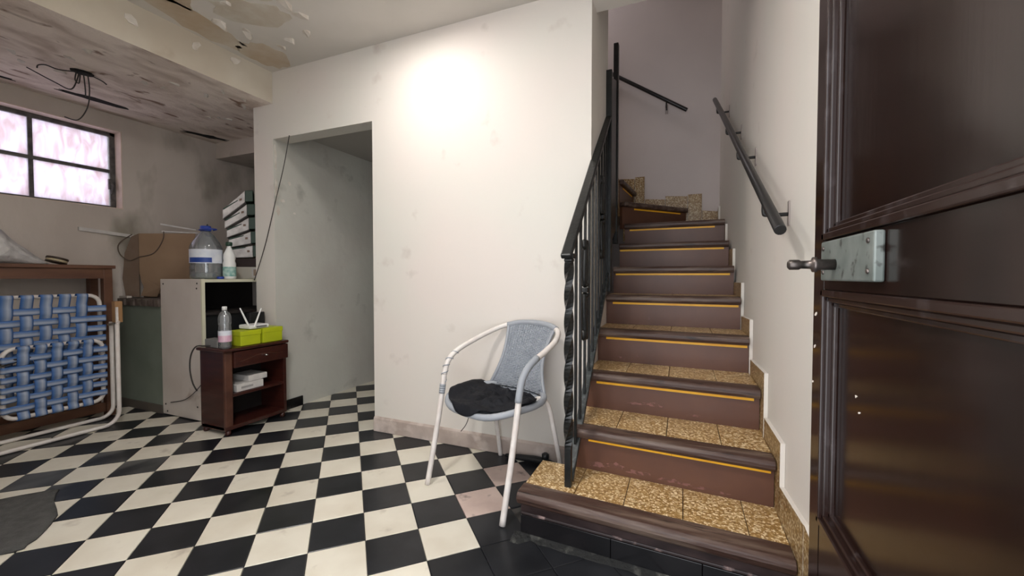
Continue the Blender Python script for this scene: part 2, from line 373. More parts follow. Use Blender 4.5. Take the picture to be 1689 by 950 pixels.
def visible(x, y):
    a = math.radians(22.5); xr = x*math.cos(a)+y*math.sin(a); d = -x*math.sin(a)+y*math.cos(a)
    if d < .35: return False
    u = 844.5+677.6*xr/d; v = 475+677.6*(CAM_H-.0274*d)/d
    return -160 < u < 1420 and v < 1130
SMEAR = {(-7,-2),(-7,-4),(-6,-3),(-8,-3),(-8,-1),(-6,-5)}
nt_ = 0
for i in range(-16, 14):
    for j in range(-16, 14):
        x, y = cell(i+.5, j+.5)
        if not (-4.0 < x < .22 and .2 < y < 4.4) or not visible(x, y): continue
        if x > -.60 and y > 1.55 or x > -.52 and y > 1.52: continue          # under the stairs
        if x < -2.84 and y > 2.15: continue                    # behind the pier
        if -1.92 < x < -.35 and y > 2.23: continue             # behind the back wall
        if x > -1.86 and y > 2.27: continue
        k = 'w' if (i+j) % 2 == 0 else 'b'
        if (i, j) in ((2,2),(3,1)): k = 'p'
        if x > -.62 and y < 1.6: k = 'b'
        if (i, j) in ((2,4),(3,3),(2,6)): k = 'b'
        if k == 'b' and (i, j) in SMEAR: k = 's'
        t = bpy.data.objects.new('floor_tile', TM[k]); C.objects.link(t); t.parent = floor
        t.location = (x, y, -.0004+random.uniform(-.0004, .0004)); t.rotation_euler = (random.uniform(-.0015,.0015), random.uniform(-.0015,.0015), AL+random.choice((0,PI/2,PI))+random.uniform(-.003,.003)); nt_ += 1
print('floor tiles', nt_)

# ceiling damage: loose paint and bare patches as thin irregular pieces, a hole with wires
def blob(cx, cy, z, rx, ry, ang, n=14, th=.004, jit=.3, curl=0.0):
    b = B(); pts = []
    for k in range(n):
        a = 2*PI*k/n; r = 1+random.uniform(-jit, jit); x, y = rx*r*math.cos(a), ry*r*math.sin(a)
        pts.append((cx+x*math.cos(ang)-y*math.sin(ang), cy+x*math.sin(ang)+y*math.cos(ang), z-th-curl*max(0, math.cos(a))))
    top = [b.b.verts.new((p[0], p[1], z+.001)) for p in pts]; lo = [b.b.verts.new(p) for p in pts]
    b.b.faces.new(top); b.b.faces.new(lo[::-1])
    for k in range(n): b.b.faces.new([top[k], top[(k+1)%n], lo[(k+1)%n], lo[k]])
    return b
for x, y, rx, ry, a, c in ((-2.25,1.62,.20,.11,.6,0),(-2.05,1.50,.10,.07,.2,0)):
    obj('bare_patch', blob(x, y, HC, rx, ry, a, 22, .002, .18), patch_m, ceiling)
for x, y, rx, ry, a, c in ((-2.28,1.88,.035,.022,.3,.03),(-2.12,1.86,.02,.03,1.2,.025),(-2.45,1.72,.03,.02,2,.03),(-2.02,1.72,.04,.025,.7,.02),(-2.52,1.60,.045,.03,1,.035),(-2.3,1.50,.03,.02,0,.02),(-2.0,1.60,.05,.02,1.4,.03),(-2.40,1.92,.025,.018,1,.02)):
    obj('paint_flake', blob(x, y, HC, rx, ry, a, 9, .003, .35, c), flake_m, ceiling)
for k in range(16):
    x, y = random.uniform(-3.6, -2.85), random.uniform(.95, 2.3)
    obj('paint_flake', blob(x, y, HL, random.uniform(.012,.035), random.uniform(.008,.018), random.uniform(0,3), 8, .003, .35, random.uniform(.004,.014)), flake_m, ceil2)
obj('broken_slot', blob(-3.87, 1.62, HL, .19, .035, 1.5, 18, .003, .25), hole_m, ceil2)
obj('broken_slot', blob(-3.98, 1.10, HL, .14, .022, 1.5, 14, .003, .25), hole_m, ceil2)
obj('broken_slot', blob(-3.95, 2.38, HL, .16, .04, 1.3, 14, .003, .3), hole_m, ceil2)

stain_m = M('brown_water_stain', (.50,.40,.29), .85, col2=(.60,.54,.45), scale=5, lo=.4, hi=.7)
for x, y, rx, ry in ((-2.64,1.55,.10,.30),(-2.60,1.95,.13,.16),(-2.50,1.25,.08,.22)): obj('water_stain', blob(x, y, HC, rx, ry, .1, 26, .0008, .15), stain_m, ceiling)
# beam flakes
for y, z in ((1.62, 2.42), (1.86, 2.45), (1.30, 2.40)):
    b = blob(0, 0, 0, .03, .018, random.uniform(0,3), 9, .003, .35, .01); bmesh.ops.rotate(b.b, verts=b.b.verts, cent=(0,0,0), matrix=Matrix.Rotation(-PI/2, 3, 'Y')); bmesh.ops.translate(b.b, verts=b.b.verts, vec=(-2.769, y, z))
    obj('paint_flake', b, flake_m, ceil2)

# peeling strips down the pier corner
for y, z, ry, rz_ in ((2.145,1.88,.010,.10),(2.15,1.66,.012,.07),(2.20,1.58,.018,.012),(2.26,1.72,.012,.014),(2.16,1.50,.014,.03),(2.30,1.50,.010,.008)):
    b = blob(0, 0, 0, rz_, ry, 0, 14, .0012, .3); bmesh.ops.rotate(b.b, verts=b.b.verts, cent=(0,0,0), matrix=Matrix.Rotation(PI/2, 3, 'Y')); bmesh.ops.translate(b.b, verts=b.b.verts, vec=(-2.7685, y, z))
    obj('paint_flake', b, flake_m, wall_pas)
# baseboard of the passage wall
bb = bpy.data.objects.new('baseboard_passage', None); C.objects.link(bb); bb['kind'] = 'structure'
for a, b_ in ((2.131, 2.235), (2.239, 2.345)): obj('black_tile', B().box(-2.77, -2.758, a, b_, 0, .075), black_base, bb, bevel=.002)

# skirting tiles stepping up the right wall
sk = bpy.data.objects.new('baseboard_right', None); C.objects.link(sk); sk['kind'] = 'structure'
prof = [(1.10,.10),(1.33,.31),(1.640,.305),(1.650,.45),(1.925,.455),(1.935,.625),(2.265,.625),(2.275,.802),(2.573,.80),(2.585,.978),(2.943,.978),(2.955,1.195),(3.382,1.20),(3.395,1.405),(3.96,1.435),(3.97,1.62),(4.05,1.59)]
prof[1] = (1.35, .30)
low = lambda y: max(0, (y-1.55)*.62-.25)
segs = [(0,1),(1,2),(2,4),(4,6),(6,8),(8,10),(10,12),(12,14),(14,16)]
prof2 = [(1.12,.20),(1.36,.315),(1.655,.288),(1.640,.44),(1.918,.44),(1.928,.619),(2.265,.612),(2.294,.802),(2.573,.795),(2.589,.978),(2.943,.977),(2.971,1.192),(3.382,1.201),(3.41,1.402),(3.95,1.432),(3.97,1.60),(4.05,1.575)]
# the top edge runs level along a tread, then straight up at the riser
runs = []
for a in range(1, 15, 2):
    (y0, z0), (y1, z1) = prof2[a], prof2[a+1]; runs.append((y0, y1, z0, z1))
y_start = 1.12
for k, (y0, y1, z0, z1) in enumerate(runs):
    ya, za = (y0, z0)
    poly = [(0, ya, low(ya)), (0, y1-.002, low(y1)), (0, y1-.002, z1), (0, ya, za)]
    t = B(); off = .016
    P = [(XR(p[1])-off, p[1], p[2]) for p in poly]
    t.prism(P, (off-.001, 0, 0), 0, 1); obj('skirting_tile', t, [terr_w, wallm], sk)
t = B(); P = [(XR(1.12)-.016,1.12,0),(XR(1.358)-.016,1.358,0),(XR(1.358)-.016,1.358,.32),(XR(1.12)-.016,1.12,.28)]
t.prism(P, (.015,0,0), 0, 1); obj('skirting_tile', t, [terr_w, wallm], sk)
t = B(); P = [(XR(3.96)-.016,3.96,1.2),(XR(4.05)-.016,4.049,1.2),(XR(4.05)-.016,4.049,1.58),(XR(3.96)-.016,3.96,1.62)]
t.prism(P, (.015,0,0), 0, 1); obj('skirting_tile', t, [terr_w, wallm], sk)
sb = bpy.data.objects.new('baseboard_stairwell', None); C.objects.link(sb); sb['kind'] = 'structure'
for x0, x1, z0, z1, z2 in ((.158,.29,1.38,1.60,1.585),(.04,.156,1.38,1.75,1.75),(-.15,.038,1.5,1.75,1.735),(-.33,-.152,1.5,1.735,1.72),(-.42,-.332,1.6,1.945,1.945),(-.60,-.422,1.7,1.945,1.93)):
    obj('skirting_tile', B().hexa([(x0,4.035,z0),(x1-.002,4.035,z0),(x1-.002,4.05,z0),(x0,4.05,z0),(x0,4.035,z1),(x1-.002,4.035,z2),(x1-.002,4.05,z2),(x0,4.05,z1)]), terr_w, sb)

# ------------------------------------------------------------ staircase
stair = thing('staircase', 'brown staircase with terrazzo treads, wood nosings and yellow tape strips climbing to a left turn', 'staircase', (-.1, 1.45, 0))
RH = .18
mids = {1:1.447, 2:1.733, 3:2.022, 4:2.315, 5:2.60, 6:2.89, 7:3.17, 8:3.45}
skew = {1:-.057, 2:-.060, 3:-.057, 4:-.057, 5:-.05, 6:-.02, 7:-.01, 8:-.03}
XL, XE = -.455, .325
def Yk(k, x): return mids[k]+skew[k]*(x+.06)
def bar(k, x0, x1, y0, y1, z0, z1):   # box along riser k, y measured from the riser face
    return B().hexa([(x0,Yk(k,x0)+y0,z0),(x1,Yk(k,x1)+y0,z0),(x1,Yk(k,x1)+y1,z0),(x0,Yk(k,x0)+y1,z0),(x0,Yk(k,x0)+y0,z1),(x1,Yk(k,x1)+y0,z1),(x1,Yk(k,x1)+y1,z1),(x0,Yk(k,x0)+y1,z1)])
def xend(k): return XR(mids[k])-.018
for k in range(1, 9):
    XL = -.455 if k < 3 else -.4385
    x0 = -.575 if k == 1 else XL
    x1 = xend(k); zt = RH*k
    # riser slab reaches down behind the tread below
    if k > 1:
        obj('riser', bar(k, x0, x1, 0, .04, zt-RH-.03, zt-.042), riser_m, stair)
    else:
        obj('riser', bar(1, x0, x1, .004, .04, .095, zt-.042), M('first_riser_paint', (.018,.010,.010), .4, col2=(.05,.03,.028), scale=14, col3=(.36,.25,.22), scale3=26, lo3=.70, hi3=.76, stretch=(.6,1,2)), stair)
        obj('paint_scuff_line', bar(1, x0, x1, .0, .01, .083, .095), M('scuffed_edge', (.03,.02,.02), .5, col2=(.36,.25,.23), scale=16, lo=.56, hi=.66), stair, bevel=.004)
        xs = [x0, -.225, .07, x1]
        for a, b_ in zip(xs, xs[1:]): obj('base_tile', bar(1, a+.0008, b_-.0008, -.002, .03, 0, .083), black_base, stair, bevel=.0015)
    # rounded nosing
    n = B(); pr_ = [(-.028,-.040),(-.034,-.028),(-.034,-.014),(-.026,-.003),(-.014,0),(.048,0),(.048,-.042),(-.018,-.043)]
    if k == 1: pr_ = [(-.012,-.050),(-.022,-.040),(-.030,-.022),(-.028,-.010),(-.016,0),(.062,0),(.062,-.050)]
    A = [(x0-.008 if k == 1 else x0, Yk(k,x0)+y, zt+z) for y, z in pr_]; Dx = x1-x0+(.008 if k == 1 else 0)
    n.prism(A, (Dx, skew[k]*Dx, 0)); obj('nosing', n, nose_m, stair, bevel=.003)
    # tread tiles
    if k < 8:
        js = {1:[-.578,-.376,-.19,.011,.209], 2:[XL,-.257,-.054,.148], 3:[XL,-.254,-.055,.149]}.get(k, [XL,-.255,-.055,.147])+[x1]
        for a, b_ in zip(js, js[1:]):
            y0 = .0485 if k > 1 else .0625
            def yb(x): return (Yk(k+1, x)+.004) if x >= XL-.01 or k > 1 else 1.765
            t = B(); a_, b2 = a+.0014, b_-.0014
            yA, yB = yb(a_ if a > -.5 else -.5), yb(b2)
            if k == 1 and a < -.5: yA, yB = 1.758, 1.752
            t.hexa([(a_,Yk(k,a_)+y0,zt-.03),(b2,Yk(k,b2)+y0,zt-.03),(b2,yB,zt-.03),(a_,yA,zt-.03),(a_,Yk(k,a_)+y0,zt-.001),(b2,Yk(k,b2)+y0,zt-.001),(b2,yB,zt-.001),(a_,yA,zt-.001)])
            obj('tread_tile', t, terr, stair, bevel=.001)
# core under the treads, so the flight is solid from the side
for k in range(1, 8):
    XL = -.455 if k < 3 else -.4385
    x0 = -.572 if k == 1 else XL
    t = B().hexa([(x0,Yk(k,x0)+.03,0),(xend(k)-.002,Yk(k,xend(k))+.03,0),(xend(k)-.002,Yk(k+1,xend(k))+.035,0),(x0,(1.752 if k == 1 else Yk(k+1,x0)+.035),0),
                  (x0,Yk(k,x0)+.03,RH*k-.032),(xend(k)-.002,Yk(k,xend(k))+.03,RH*k-.032),(xend(k)-.002,Yk(k+1,xend(k))+.035,RH*k-.032),(x0,(1.752 if k == 1 else Yk(k+1,x0)+.035),RH*k-.032)])
    obj('stair_core', t, M('stair_side', (.06,.035,.03), .6) if k == 1 else bpy.data.materials['stair_side'], stair)
# winder steps: tread 8, risers 9 and 10, upper flight
def slabpoly(pts, z0, z1): 
    return B().prism([(x, y, z0) for x, y in pts], (0, 0, z1-z0))
r9a, r9b = (-.455, 3.44), (.025, 4.0)
r10a, r10b = (-.475, 3.43), (-.43, 4.02)
xe = XR(3.7)-.018
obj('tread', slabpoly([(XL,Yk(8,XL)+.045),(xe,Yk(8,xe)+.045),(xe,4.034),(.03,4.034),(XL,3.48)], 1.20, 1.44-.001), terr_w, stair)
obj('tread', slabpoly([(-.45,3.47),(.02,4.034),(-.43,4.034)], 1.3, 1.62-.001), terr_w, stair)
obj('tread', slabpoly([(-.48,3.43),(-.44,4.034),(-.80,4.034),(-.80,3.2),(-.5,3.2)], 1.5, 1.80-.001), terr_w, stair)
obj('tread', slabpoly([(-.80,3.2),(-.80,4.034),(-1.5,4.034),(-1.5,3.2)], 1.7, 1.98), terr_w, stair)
def seg_bar(a, b_, y0, y1, z0, z1):
    a, b_ = Vector((*a,0)), Vector((*b_,0)); d = (b_-a).normalized(); n = Vector((-d.y, d.x, 0))
    p = [a+n*y0, b_+n*y0, b_+n*y1, a+n*y1]
    return B().hexa([(q.x,q.y,z0) for q in p]+[(q.x,q.y,z1) for q in p])
obj('riser', seg_bar(r9a, r9b, 0, .03, 1.40, 1.58), riser_m, stair)
obj('nosing', seg_bar(r9a, r9b, -.03, .04, 1.58, 1.62), nose_m, stair, bevel=.012, seg=3)
obj('riser', seg_bar(r10a, r10b, 0, .03, 1.58, 1.76), riser_m, stair)
obj('nosing', seg_bar(r10a, r10b, -.03, .04, 1.76, 1.80), nose_m, stair, bevel=.012, seg=3)
# yellow strips, just under each nosing (the first step has none)
STRIP = {2:(-.367,.303),3:(-.389,.288),4:(-.392,.298),5:(-.400,.290),6:(-.424,.274),7:(-.434,.262),8:(-.398,.222)}
for k, (a, b_) in STRIP.items():
    n = 2 if k == 2 else 1; xs = [a + (b_-a)*q/n for q in range(n+1)]
    zc = RH*k-.052
    for q in range(n):
        t = bar(k, xs[q]+(.001 if q else 0), xs[q+1], -.003, .001, zc-.006, zc+.006); obj('yellow_strip', t, tape, stair)
def frac(a, b_, t): return (a[0]+(b_[0]-a[0])*t, a[1]+(b_[1]-a[1])*t)
obj('yellow_strip', seg_bar(frac(r9a,r9b,.17), frac(r9a,r9b,.90), -.003, .001, 1.562, 1.574), tape, stair)
obj('yellow_strip', seg_bar(frac(r10a,r10b,.2), frac(r10a,r10b,.85), -.003, .001, 1.742, 1.754), tape, stair)
# scraped paint low on the second and third risers
for k, x, z, rx, rz_ in ((2,-.33,.205,.035,.010),(2,-.25,.215,.05,.013),(2,-.16,.205,.045,.009),(2,-.02,.20,.05,.008),(2,.10,.195,.06,.006),(3,-.20,.405,.04,.006),(3,-.12,.41,.04,.009),(3,.06,.385,.03,.006),(4,-.30,.565,.03,.004)):
    b = blob(0, 0, 0, rx, rz_, 0, 16, .0007, .45); bmesh.ops.rotate(b.b, verts=b.b.verts, cent=(0,0,0), matrix=Matrix.Rotation(-PI/2, 3, 'X')); bmesh.ops.translate(b.b, verts=b.b.verts, vec=(x, Yk(k,x), z)); bmesh.ops.rotate(b.b, verts=b.b.verts, cent=(x,Yk(k,x),z), matrix=Matrix.Rotation(skew[k], 3, 'Z'))
    obj('scraped_paint', b, riser_low, stair)
# mortar fillet at the foot of the first step
mf = B(); pts = []
for k in range(25):
    x = -.60+k/24*.88; y = Yk(1, x)-.002
    wdt = .014+.014*random.random()+(.03 if k < 2 else 0); pts.append((x, y, wdt))
for (xa,ya,wa),(xb,yb_,wb) in zip(pts, pts[1:]):
    mf.hexa([(xa,ya-wa,.0),(xb,yb_-wb,.0),(xb,yb_,.0),(xa,ya,.0),(xa,ya-wa*.9,.003),(xb,yb_-wb*.9,.003),(xb,yb_,.014),(xa,ya,.014)])
obj('mortar_fillet', mf, mortar, stair)

# ------------------------------------------------------------ iron stair railing
XI = -.43
rail = thing('stair_railing', 'black wrought iron stair railing with twisted bottom post and scroll balusters', 'railing', (-.41, 1.575, .18))
def top(y): return 1.105+(y-1.55)*.862
def bot(y): return .245+(y-1.66)*.870
# twisted post
tw = B(); n = 60; q = .0135; rings = []
for i in range(n+1):
    z = .18+(1.095-.18)*i/n; a = PI/4 if z < .34 else PI/4+(z-.34)*2*PI/.21*.5
    rr = q*1.30 if z < .34 else q*1.45
    rings.append([tw.b.verts.new((-.41+rr*math.cos(a+k*PI/2), 1.575+rr*math.sin(a+k*PI/2), z)) for k in range(4)])
for A, D in zip(rings, rings[1:]):
    for k in range(4): tw.b.faces.new([A[k],A[(k+1)%4],D[(k+1)%4],D[k]])
tw.b.faces.new(rings[0][::-1]); tw.b.faces.new(rings[-1])
obj('twisted_post', tw, iron, rail)
obj('post_cap', B().box(-.432,-.388,1.548,1.602,1.083,1.103).box(-.426,-.394,1.554,1.596,1.07,1.083), iron, rail, bevel=.004)
def sq(p0, p1, w_, h_):   # rectangular bar in the X=const plane between two points
    a, b_ = Vector(p0), Vector(p1); d = (b_-a).normalized(); u = Vector((1,0,0)); v = d.cross(u).normalized()
    P = []
    for c in (a, b_):
        P += [c-u*w_-v*h_, c+u*w_-v*h_, c+u*w_+v*h_, c-u*w_+v*h_]
    return B().hexa([tuple(x) for x in P])
hr = sq((-.412,1.535,top(1.535)-.005), (XI,2.58,top(2.58)), .022, .011)
obj('handrail', hr, iron, rail, bevel=.006)
obj('bottom_bar', sq((-.412,1.60,bot(1.60)), (XI,2.56,bot(2.56)), .016, .010), iron_worn, rail, bevel=.002)
ys = [1.71, 1.80, 1.90, 2.0, 2.09, 2.18, 2.27, 2.36, 2.45, 2.53]
for i, y in enumerate(ys):
    x = -.412+(XI+.412)*(y-1.55)/1.0
    z0, z1 = bot(y), top(y)
    b_ = B().box(x-.0055, x+.0055, y-.006, y+.006, z0, z1)
    p = obj('baluster', b_, iron, rail)
    if i in (2, 7):
        sub_of(p); zc = (z0+z1)/2+.02
        sc = B()
        for s in (1, -1):       # two leaf-like scrolls meeting at a collar
            pts = [(x, y-.012, zc+s*.02), (x, y-.022, zc+s*.06), (x, y-.014, zc+s*.13), (x, y-.004, zc+s*.19), (x, y-.016, zc+s*.225), (x, y-.026, zc+s*.205), (x,y-.018,zc+s*.19)]
            sc.tube(cat(pts, 5), [.009+.005*math.sin(PI*q_/30) for q_ in range(31)], 6)
            pts = [(x, y+.012, zc+s*.02), (x, y+.022, zc+s*.06), (x, y+.014, zc+s*.13), (x, y+.004, zc+s*.19), (x, y+.016, zc+s*.225), (x, y+.024, zc+s*.205), (x,y+.016,zc+s*.19)]
            sc.tube(cat(pts, 5), [.009+.005*math.sin(PI*q_/30) for q_ in range(31)], 6)
        obj('scroll_ornament', sc, iron, p)
        obj('collar', B().box(x-.016,x+.016,y-.022,y+.022,zc-.012,zc+.012).lathe([(.006,zc-.045),(.02,zc-.03),(.02,zc-.02),(.006,zc-.012)],x,y,10).lathe([(.006,zc+.012),(.02,zc+.02),(.02,zc+.03),(.006,zc+.045)],x,y,10), iron, p, bevel=.003)
obj('newel_post', B().box(XI-.012,XI+.024,2.56,2.60,.92,2.27), iron, rail, bevel=.004)
obj('newel_post', B().box(-.487,-.452,3.14,3.19,1.26,2.74), iron, rail, bevel=.004)
obj('link_bar', B().hexa([(XI-.01,2.60,1.20),(XI+.012,2.60,1.20),(-.462,3.14,1.36),(-.482,3.14,1.36),(XI-.01,2.60,2.24),(XI+.012,2.60,2.24),(-.462,3.14,2.46),(-.482,3.14,2.46)]), iron, rail)

# ------------------------------------------------------------ wall handrails
def wall_rail(a, b_, r, label, wallpts, group=None):
    t = thing('wall_handrail', label, 'handrail', a)
    obj('rail', B().tube([a, b_], r, 14), rail_paint, t, bevel=.002)
    for (p, wpt) in wallpts:
        q = B(); p, wpt = Vector(p), Vector(wpt)
        below = Vector((p.x, p.y, p.z-r-.045)); 
        q.tube(cat([p-Vector((0,0,r*.6)), below+Vector((0,0,.008)), below+(wpt-p)*.15, Vector((wpt.x, wpt.y, below.z))], 5), .0068, 8)
        br = obj('bracket', q, rail_paint, t); sub_of(br)
        n = (wpt-p); n.z = 0; n.normalize(); side = Vector((-n.y, n.x, 0))
        c = Vector((wpt.x, wpt.y, below.z))
        P = [c-side*.013-n*.004, c+side*.013-n*.004, c+side*.013, c-side*.013]
        obj('wall_plate', B().hexa([(v.x,v.y,v.z-.04) for v in P]+[(v.x,v.y,v.z+.045) for v in P]), M('plate_paint', (.35,.30,.28), .5) if 'plate_paint' not in bpy.data.materials else bpy.data.materials['plate_paint'], br, bevel=.002)
    return t
ra, rb = Vector((.262, 1.405, 1.147)), Vector((.222, 3.62, 2.40))
pts = []
for t_ in (.11, .40, .62, .90):
    p = ra.lerp(rb, t_); pts.append((p, (XR(p.y), p.y, p.z)))
wall_rail(ra, rb, .0162, 'black round wall handrail on brackets along the right stair wall', pts)
ra, rb = Vector((.022, 3.985, 2.485)), Vector((-.75, 3.985, 3.00))
pts = [(ra.lerp(rb, t_), (ra.lerp(rb, t_).x, 4.05, ra.lerp(rb, t_).z)) for t_ in (.22, .85)]
wall_rail(ra, rb, .017, 'short black handrail sloping across the back wall of the stairwell', pts)

# ------------------------------------------------------------ dark entrance door standing open along the right wall
XD = .27
door = bpy.data.objects.new('door_1', None); C.objects.link(door); door.location = (XD+.02, .6, 0); door['kind'] = 'structure'; door['_w'] = (XD+.02, .6, 0.0); ROOTS.append(door)
D0, D1 = .17, 1.100
obj('stile', B().box(XD, XD+.042, D1-.07, D1, .015, 2.1), door_m, door, bevel=.003)
obj('stile', B().box(XD, XD+.042, D0, D0+.12, .015, 2.1), door_m, door, bevel=.003)
for z0, z1 in ((.015,.50),(.985,1.086),(1.98,2.1)): obj('rail', B().box(XD+.0005, XD+.0415, D0+.12, D1-.07, z0, z1), door_m, door, bevel=.002)
PA, PB = D0+.12, D1-.07
for z0, z1 in ((.50,.985),(1.086,1.98)):
    p = obj('panel', B().box(XD+.017, XD+.029, PA-.004, PB+.004, z0-.004, z1+.004), door_m, door)
    def mould(a, b_, c, d):   # stepped moulding strip around the panel
        t = B()
        for (o0, o1, dx) in ((0,.014,-.006),(.014,.024,.000),(.024,.034,.009)):
            t.box(XD+dx, XD+.018, b_-o1, b_-o0, c+o0, d-o0); t.box(XD+dx, XD+.018, a+o0, a+o1, c+o0, d-o0)
            t.box(XD+dx, XD+.018, a+o0, b_-o0, c+o0, c+o1); t.box(XD+dx, XD+.018, a+o0, b_-o0, d-o1, d-o0)
        return t
    sub_of(p); obj('moulding', mould(PA, PB, z0, z1), mould_m, p, bevel=.0025)
lk = obj('rim_lock', B().box(XD-.014, XD, .752, .998, 1.004, 1.080), steel, door, bevel=.003); sub_of(lk)
kb = B(); kz = 1.034; ky = .915
def xt(prof, y, z):     # lathe along -X
    b_ = B().lathe(prof, 0, 0, 16); bmesh.ops.rotate(b_.b, verts=b_.b.verts, cent=(0,0,0), matrix=Matrix.Rotation(-PI/2, 3, 'Y')); bmesh.ops.translate(b_.b, verts=b_.b.verts, vec=(XD-.012, y, z)); return b_
obj('knob', xt([(.010,0),(.010,.028),(.014,.030),(.014,.036),(.008,.038),(.0072,.054),(.0095,.057),(.0095,.072),(.006,.075)], ky, kz), steel2, lk)
for y, z in ((.77,1.02),(.77,1.066),(.98,1.02),(.98,1.066)): obj('lock_screw', xt([(.004,0),(.004,.004),(.002,.005)], y, z), steel2, lk)
for y, z, r in ((.90,.80,.005),(.885,.775,.004),(1.08,.93,.008),(1.083,.86,.006),(1.09,.78,.004)):
    b_ = blob(0,0,0,r,r*.5,1.2,7,.0006,.4); bmesh.ops.rotate(b_.b, verts=b_.b.verts, cent=(0,0,0), matrix=Matrix.Rotation(PI/2,3,'Y')); bmesh.ops.translate(b_.b, verts=b_.b.verts, vec=(XD+(.017 if y<.95 else 0), y, z)); obj('paint_chip', b_, chip_m, door)
obj('hinge', B().tube([(XD+.02,D0-.008,.30),(XD+.02,D0-.008,.42)], .008, 8).tube([(XD+.02,D0-.008,1.75),(XD+.02,D0-.008,1.87)], .008, 8), steel2, door)

# ------------------------------------------------------------ ceiling lamp
def round_lamp(x, y, label, lm):
    t = thing('ceiling_lamp', label, 'lamp', (x, y, HC), 'round ceiling lamps')
    obj('rim', B().lathe([(.143,HC),(.148,HC-.03),(.131,HC-.034)], x, y, 40), plastic_w, t)
    obj('diffuser', B().lathe([(.129,HC-.033),(.10,HC-.038),(.001,HC-.040)], x, y, 40), lm, t)
round_lamp(-1.37, 1.63, 'round lit ceiling lamp at the top edge of the photo, nearest the back wall', lamp_m)
round_lamp(-.95, .30, 'round lit ceiling lamp nearest the entrance door, above the photo', lamp_m2)
fx = thing('ceiling_wires', 'dark open ceiling outlet with loose bent wires hanging near the window', 'wiring', (-3.42, 1.35, HL))
obj('outlet_box', blob(-3.42, 1.355, HL, .05, .03, 1.4, 16, .012, .1), hole_m, fx)
for pts in ([(-3.43,1.33,HL-.01),(-3.45,1.26,HL-.025),(-3.43,1.20,HL-.03),(-3.43,1.17,HL-.045),(-3.44,1.168,HL-.06)],
            [(-3.42,1.34,HL-.01),(-3.42,1.33,HL-.06),(-3.42,1.30,HL-.13),(-3.50,1.26,HL-.09),(-3.60,1.18,HL-.02)],
            [(-3.42,1.36,HL-.01),(-3.43,1.37,HL-.09),(-3.44,1.375,HL-.14)],
            [(-3.42,1.38,HL-.01),(-3.43,1.39,HL-.10),(-3.46,1.39,HL-.20),(-3.50,1.36,HL-.28),(-3.58,1.33,HL-.26)],
            [(-3.41,1.39,HL-.01),(-3.41,1.44,HL-.02),(-3.42,1.47,HL-.03)],
            [(-3.425,1.33,HL-.01),(-3.43,1.325,HL-.06),(-3.425,1.34,HL-.075),(-3.42,1.345,HL-.02)]):
    obj('wire', B().tube(cat(pts, 6), .0035, 6), cable_m, fx)

# ------------------------------------------------------------ white armchair with grey wicker
ch = thing('armchair', 'white tubular armchair with grey wicker seat and back beside the stairs', 'chair', (-.822, 1.812, 0), rz=math.atan2(-.33,.944), world=False)
# local frame: x to the photo's right, y backwards (front legs at -y)
RT = .0135
def arm(sg):
    return [(sg*.25,-.240,.0),(sg*.25,-.19,.22),(sg*.25,-.150,.42),(sg*.25,-.133,.52),(sg*.25,-.108,.585),(sg*.248,-.05,.632),(sg*.243,.06,.672),(sg*.228,.155,.705),(sg*.185,.235,.738),(sg*.10,.276,.758),(0,.286,.764)]
for sg in (-1, 1):
    P = arm(sg)
    obj('leg', B().tube(cat(P[:4], 6), RT, 12), white_tube, ch)
    obj('arm', B().tube(cat(P[3:10], 7), RT, 12), white_tube, ch)
    rl = [(sg*.165,.09,.428),(sg*.178,.13,.420),(sg*.19,.158,.37),(sg*.20,.185,.25),(sg*.208,.215,.12),(sg*.212,.238,0)]
    obj('rear_leg', B().tube(cat(rl, 6), .012, 12), white_tube, ch)
    wr = B()          # grey strip wound round the arm
    if sg < 0:
        path = cat(P[2:6], 30); nn = len(path); hp = []
        for k, p in enumerate(path[20:104]):
            d = (path[min(k+22, nn-1)]-path[k+20]).normalized(); a_ = d.cross(Vector((1,0,0))).normalized(); a = k*.40
            hp.append(p+Vector((1,0,0))*math.cos(a)*RT*1.08+a_*math.sin(a)*RT*1.08)
        wr.tube(hp, .0026, 5)
        for k in (9, 12, 15, 18): wr.tube([path[k*1-4]+Vector((0,0,0)), path[k-1]], RT*1.14, 12)
        wr.tube([path[4], path[16]], RT*1.12, 12)
    else:
        wr.tube(cat(P[2:7], 8)[5:28], RT*1.16, 12)
    obj('arm_wrap', wr, wicker_d, ch)
obj('top_wrap', B().tube(cat([(-.165,.250,.744),(-.10,.276,.758),(0,.286,.764),(.10,.276,.758),(.165,.250,.744)], 6), RT*1.2, 12), wicker_d, ch)
# seat rim: front edge sags forward in an arc
rim = []
for k in range(40):
    a = 2*PI*k/40; ca, sa = math.cos(a), math.sin(a)
    x, y = .232*math.copysign(abs(ca)**.62, ca), -.01+.20*math.copysign(abs(sa)**.8, sa)
    rim.append((x*(1 if y < 0 else 1-.22*(y/.19)**2), y, .430-.034*max(0,-sa)*(1-abs(ca)**2)+.012*max(0, sa)))
obj('seat_rim', B().tube(rim, .015, 10, closed=True), wicker_d, ch)
obj('under_stretcher', B().tube([(-.2,.09,.408),(.2,.09,.408)], .009, 8).tube([(-.2,-.10,.402),(.2,-.10,.402)], .009, 8), white_tube, ch)
def seatz(x, y): return .428-.03*(1-min(1,(x/.23)**2))*(1-min(1,((y+.01)/.2)**2))-.034*max(0,-y/.21)**1.5*(1-min(1,(x/.235)**2))
wv = B()
for k in range(26):
    x = -.21+.42*k/25; h = .20*max(0, 1-(abs(x)/.232)**2.6)**.5
    wv.tube([(x, -.005-h+2*h*q/12, seatz(x, -.005-h+2*h*q/12)+.0022*(1 if (q+k) % 2 else -1)) for q in range(13)], .005, 4)
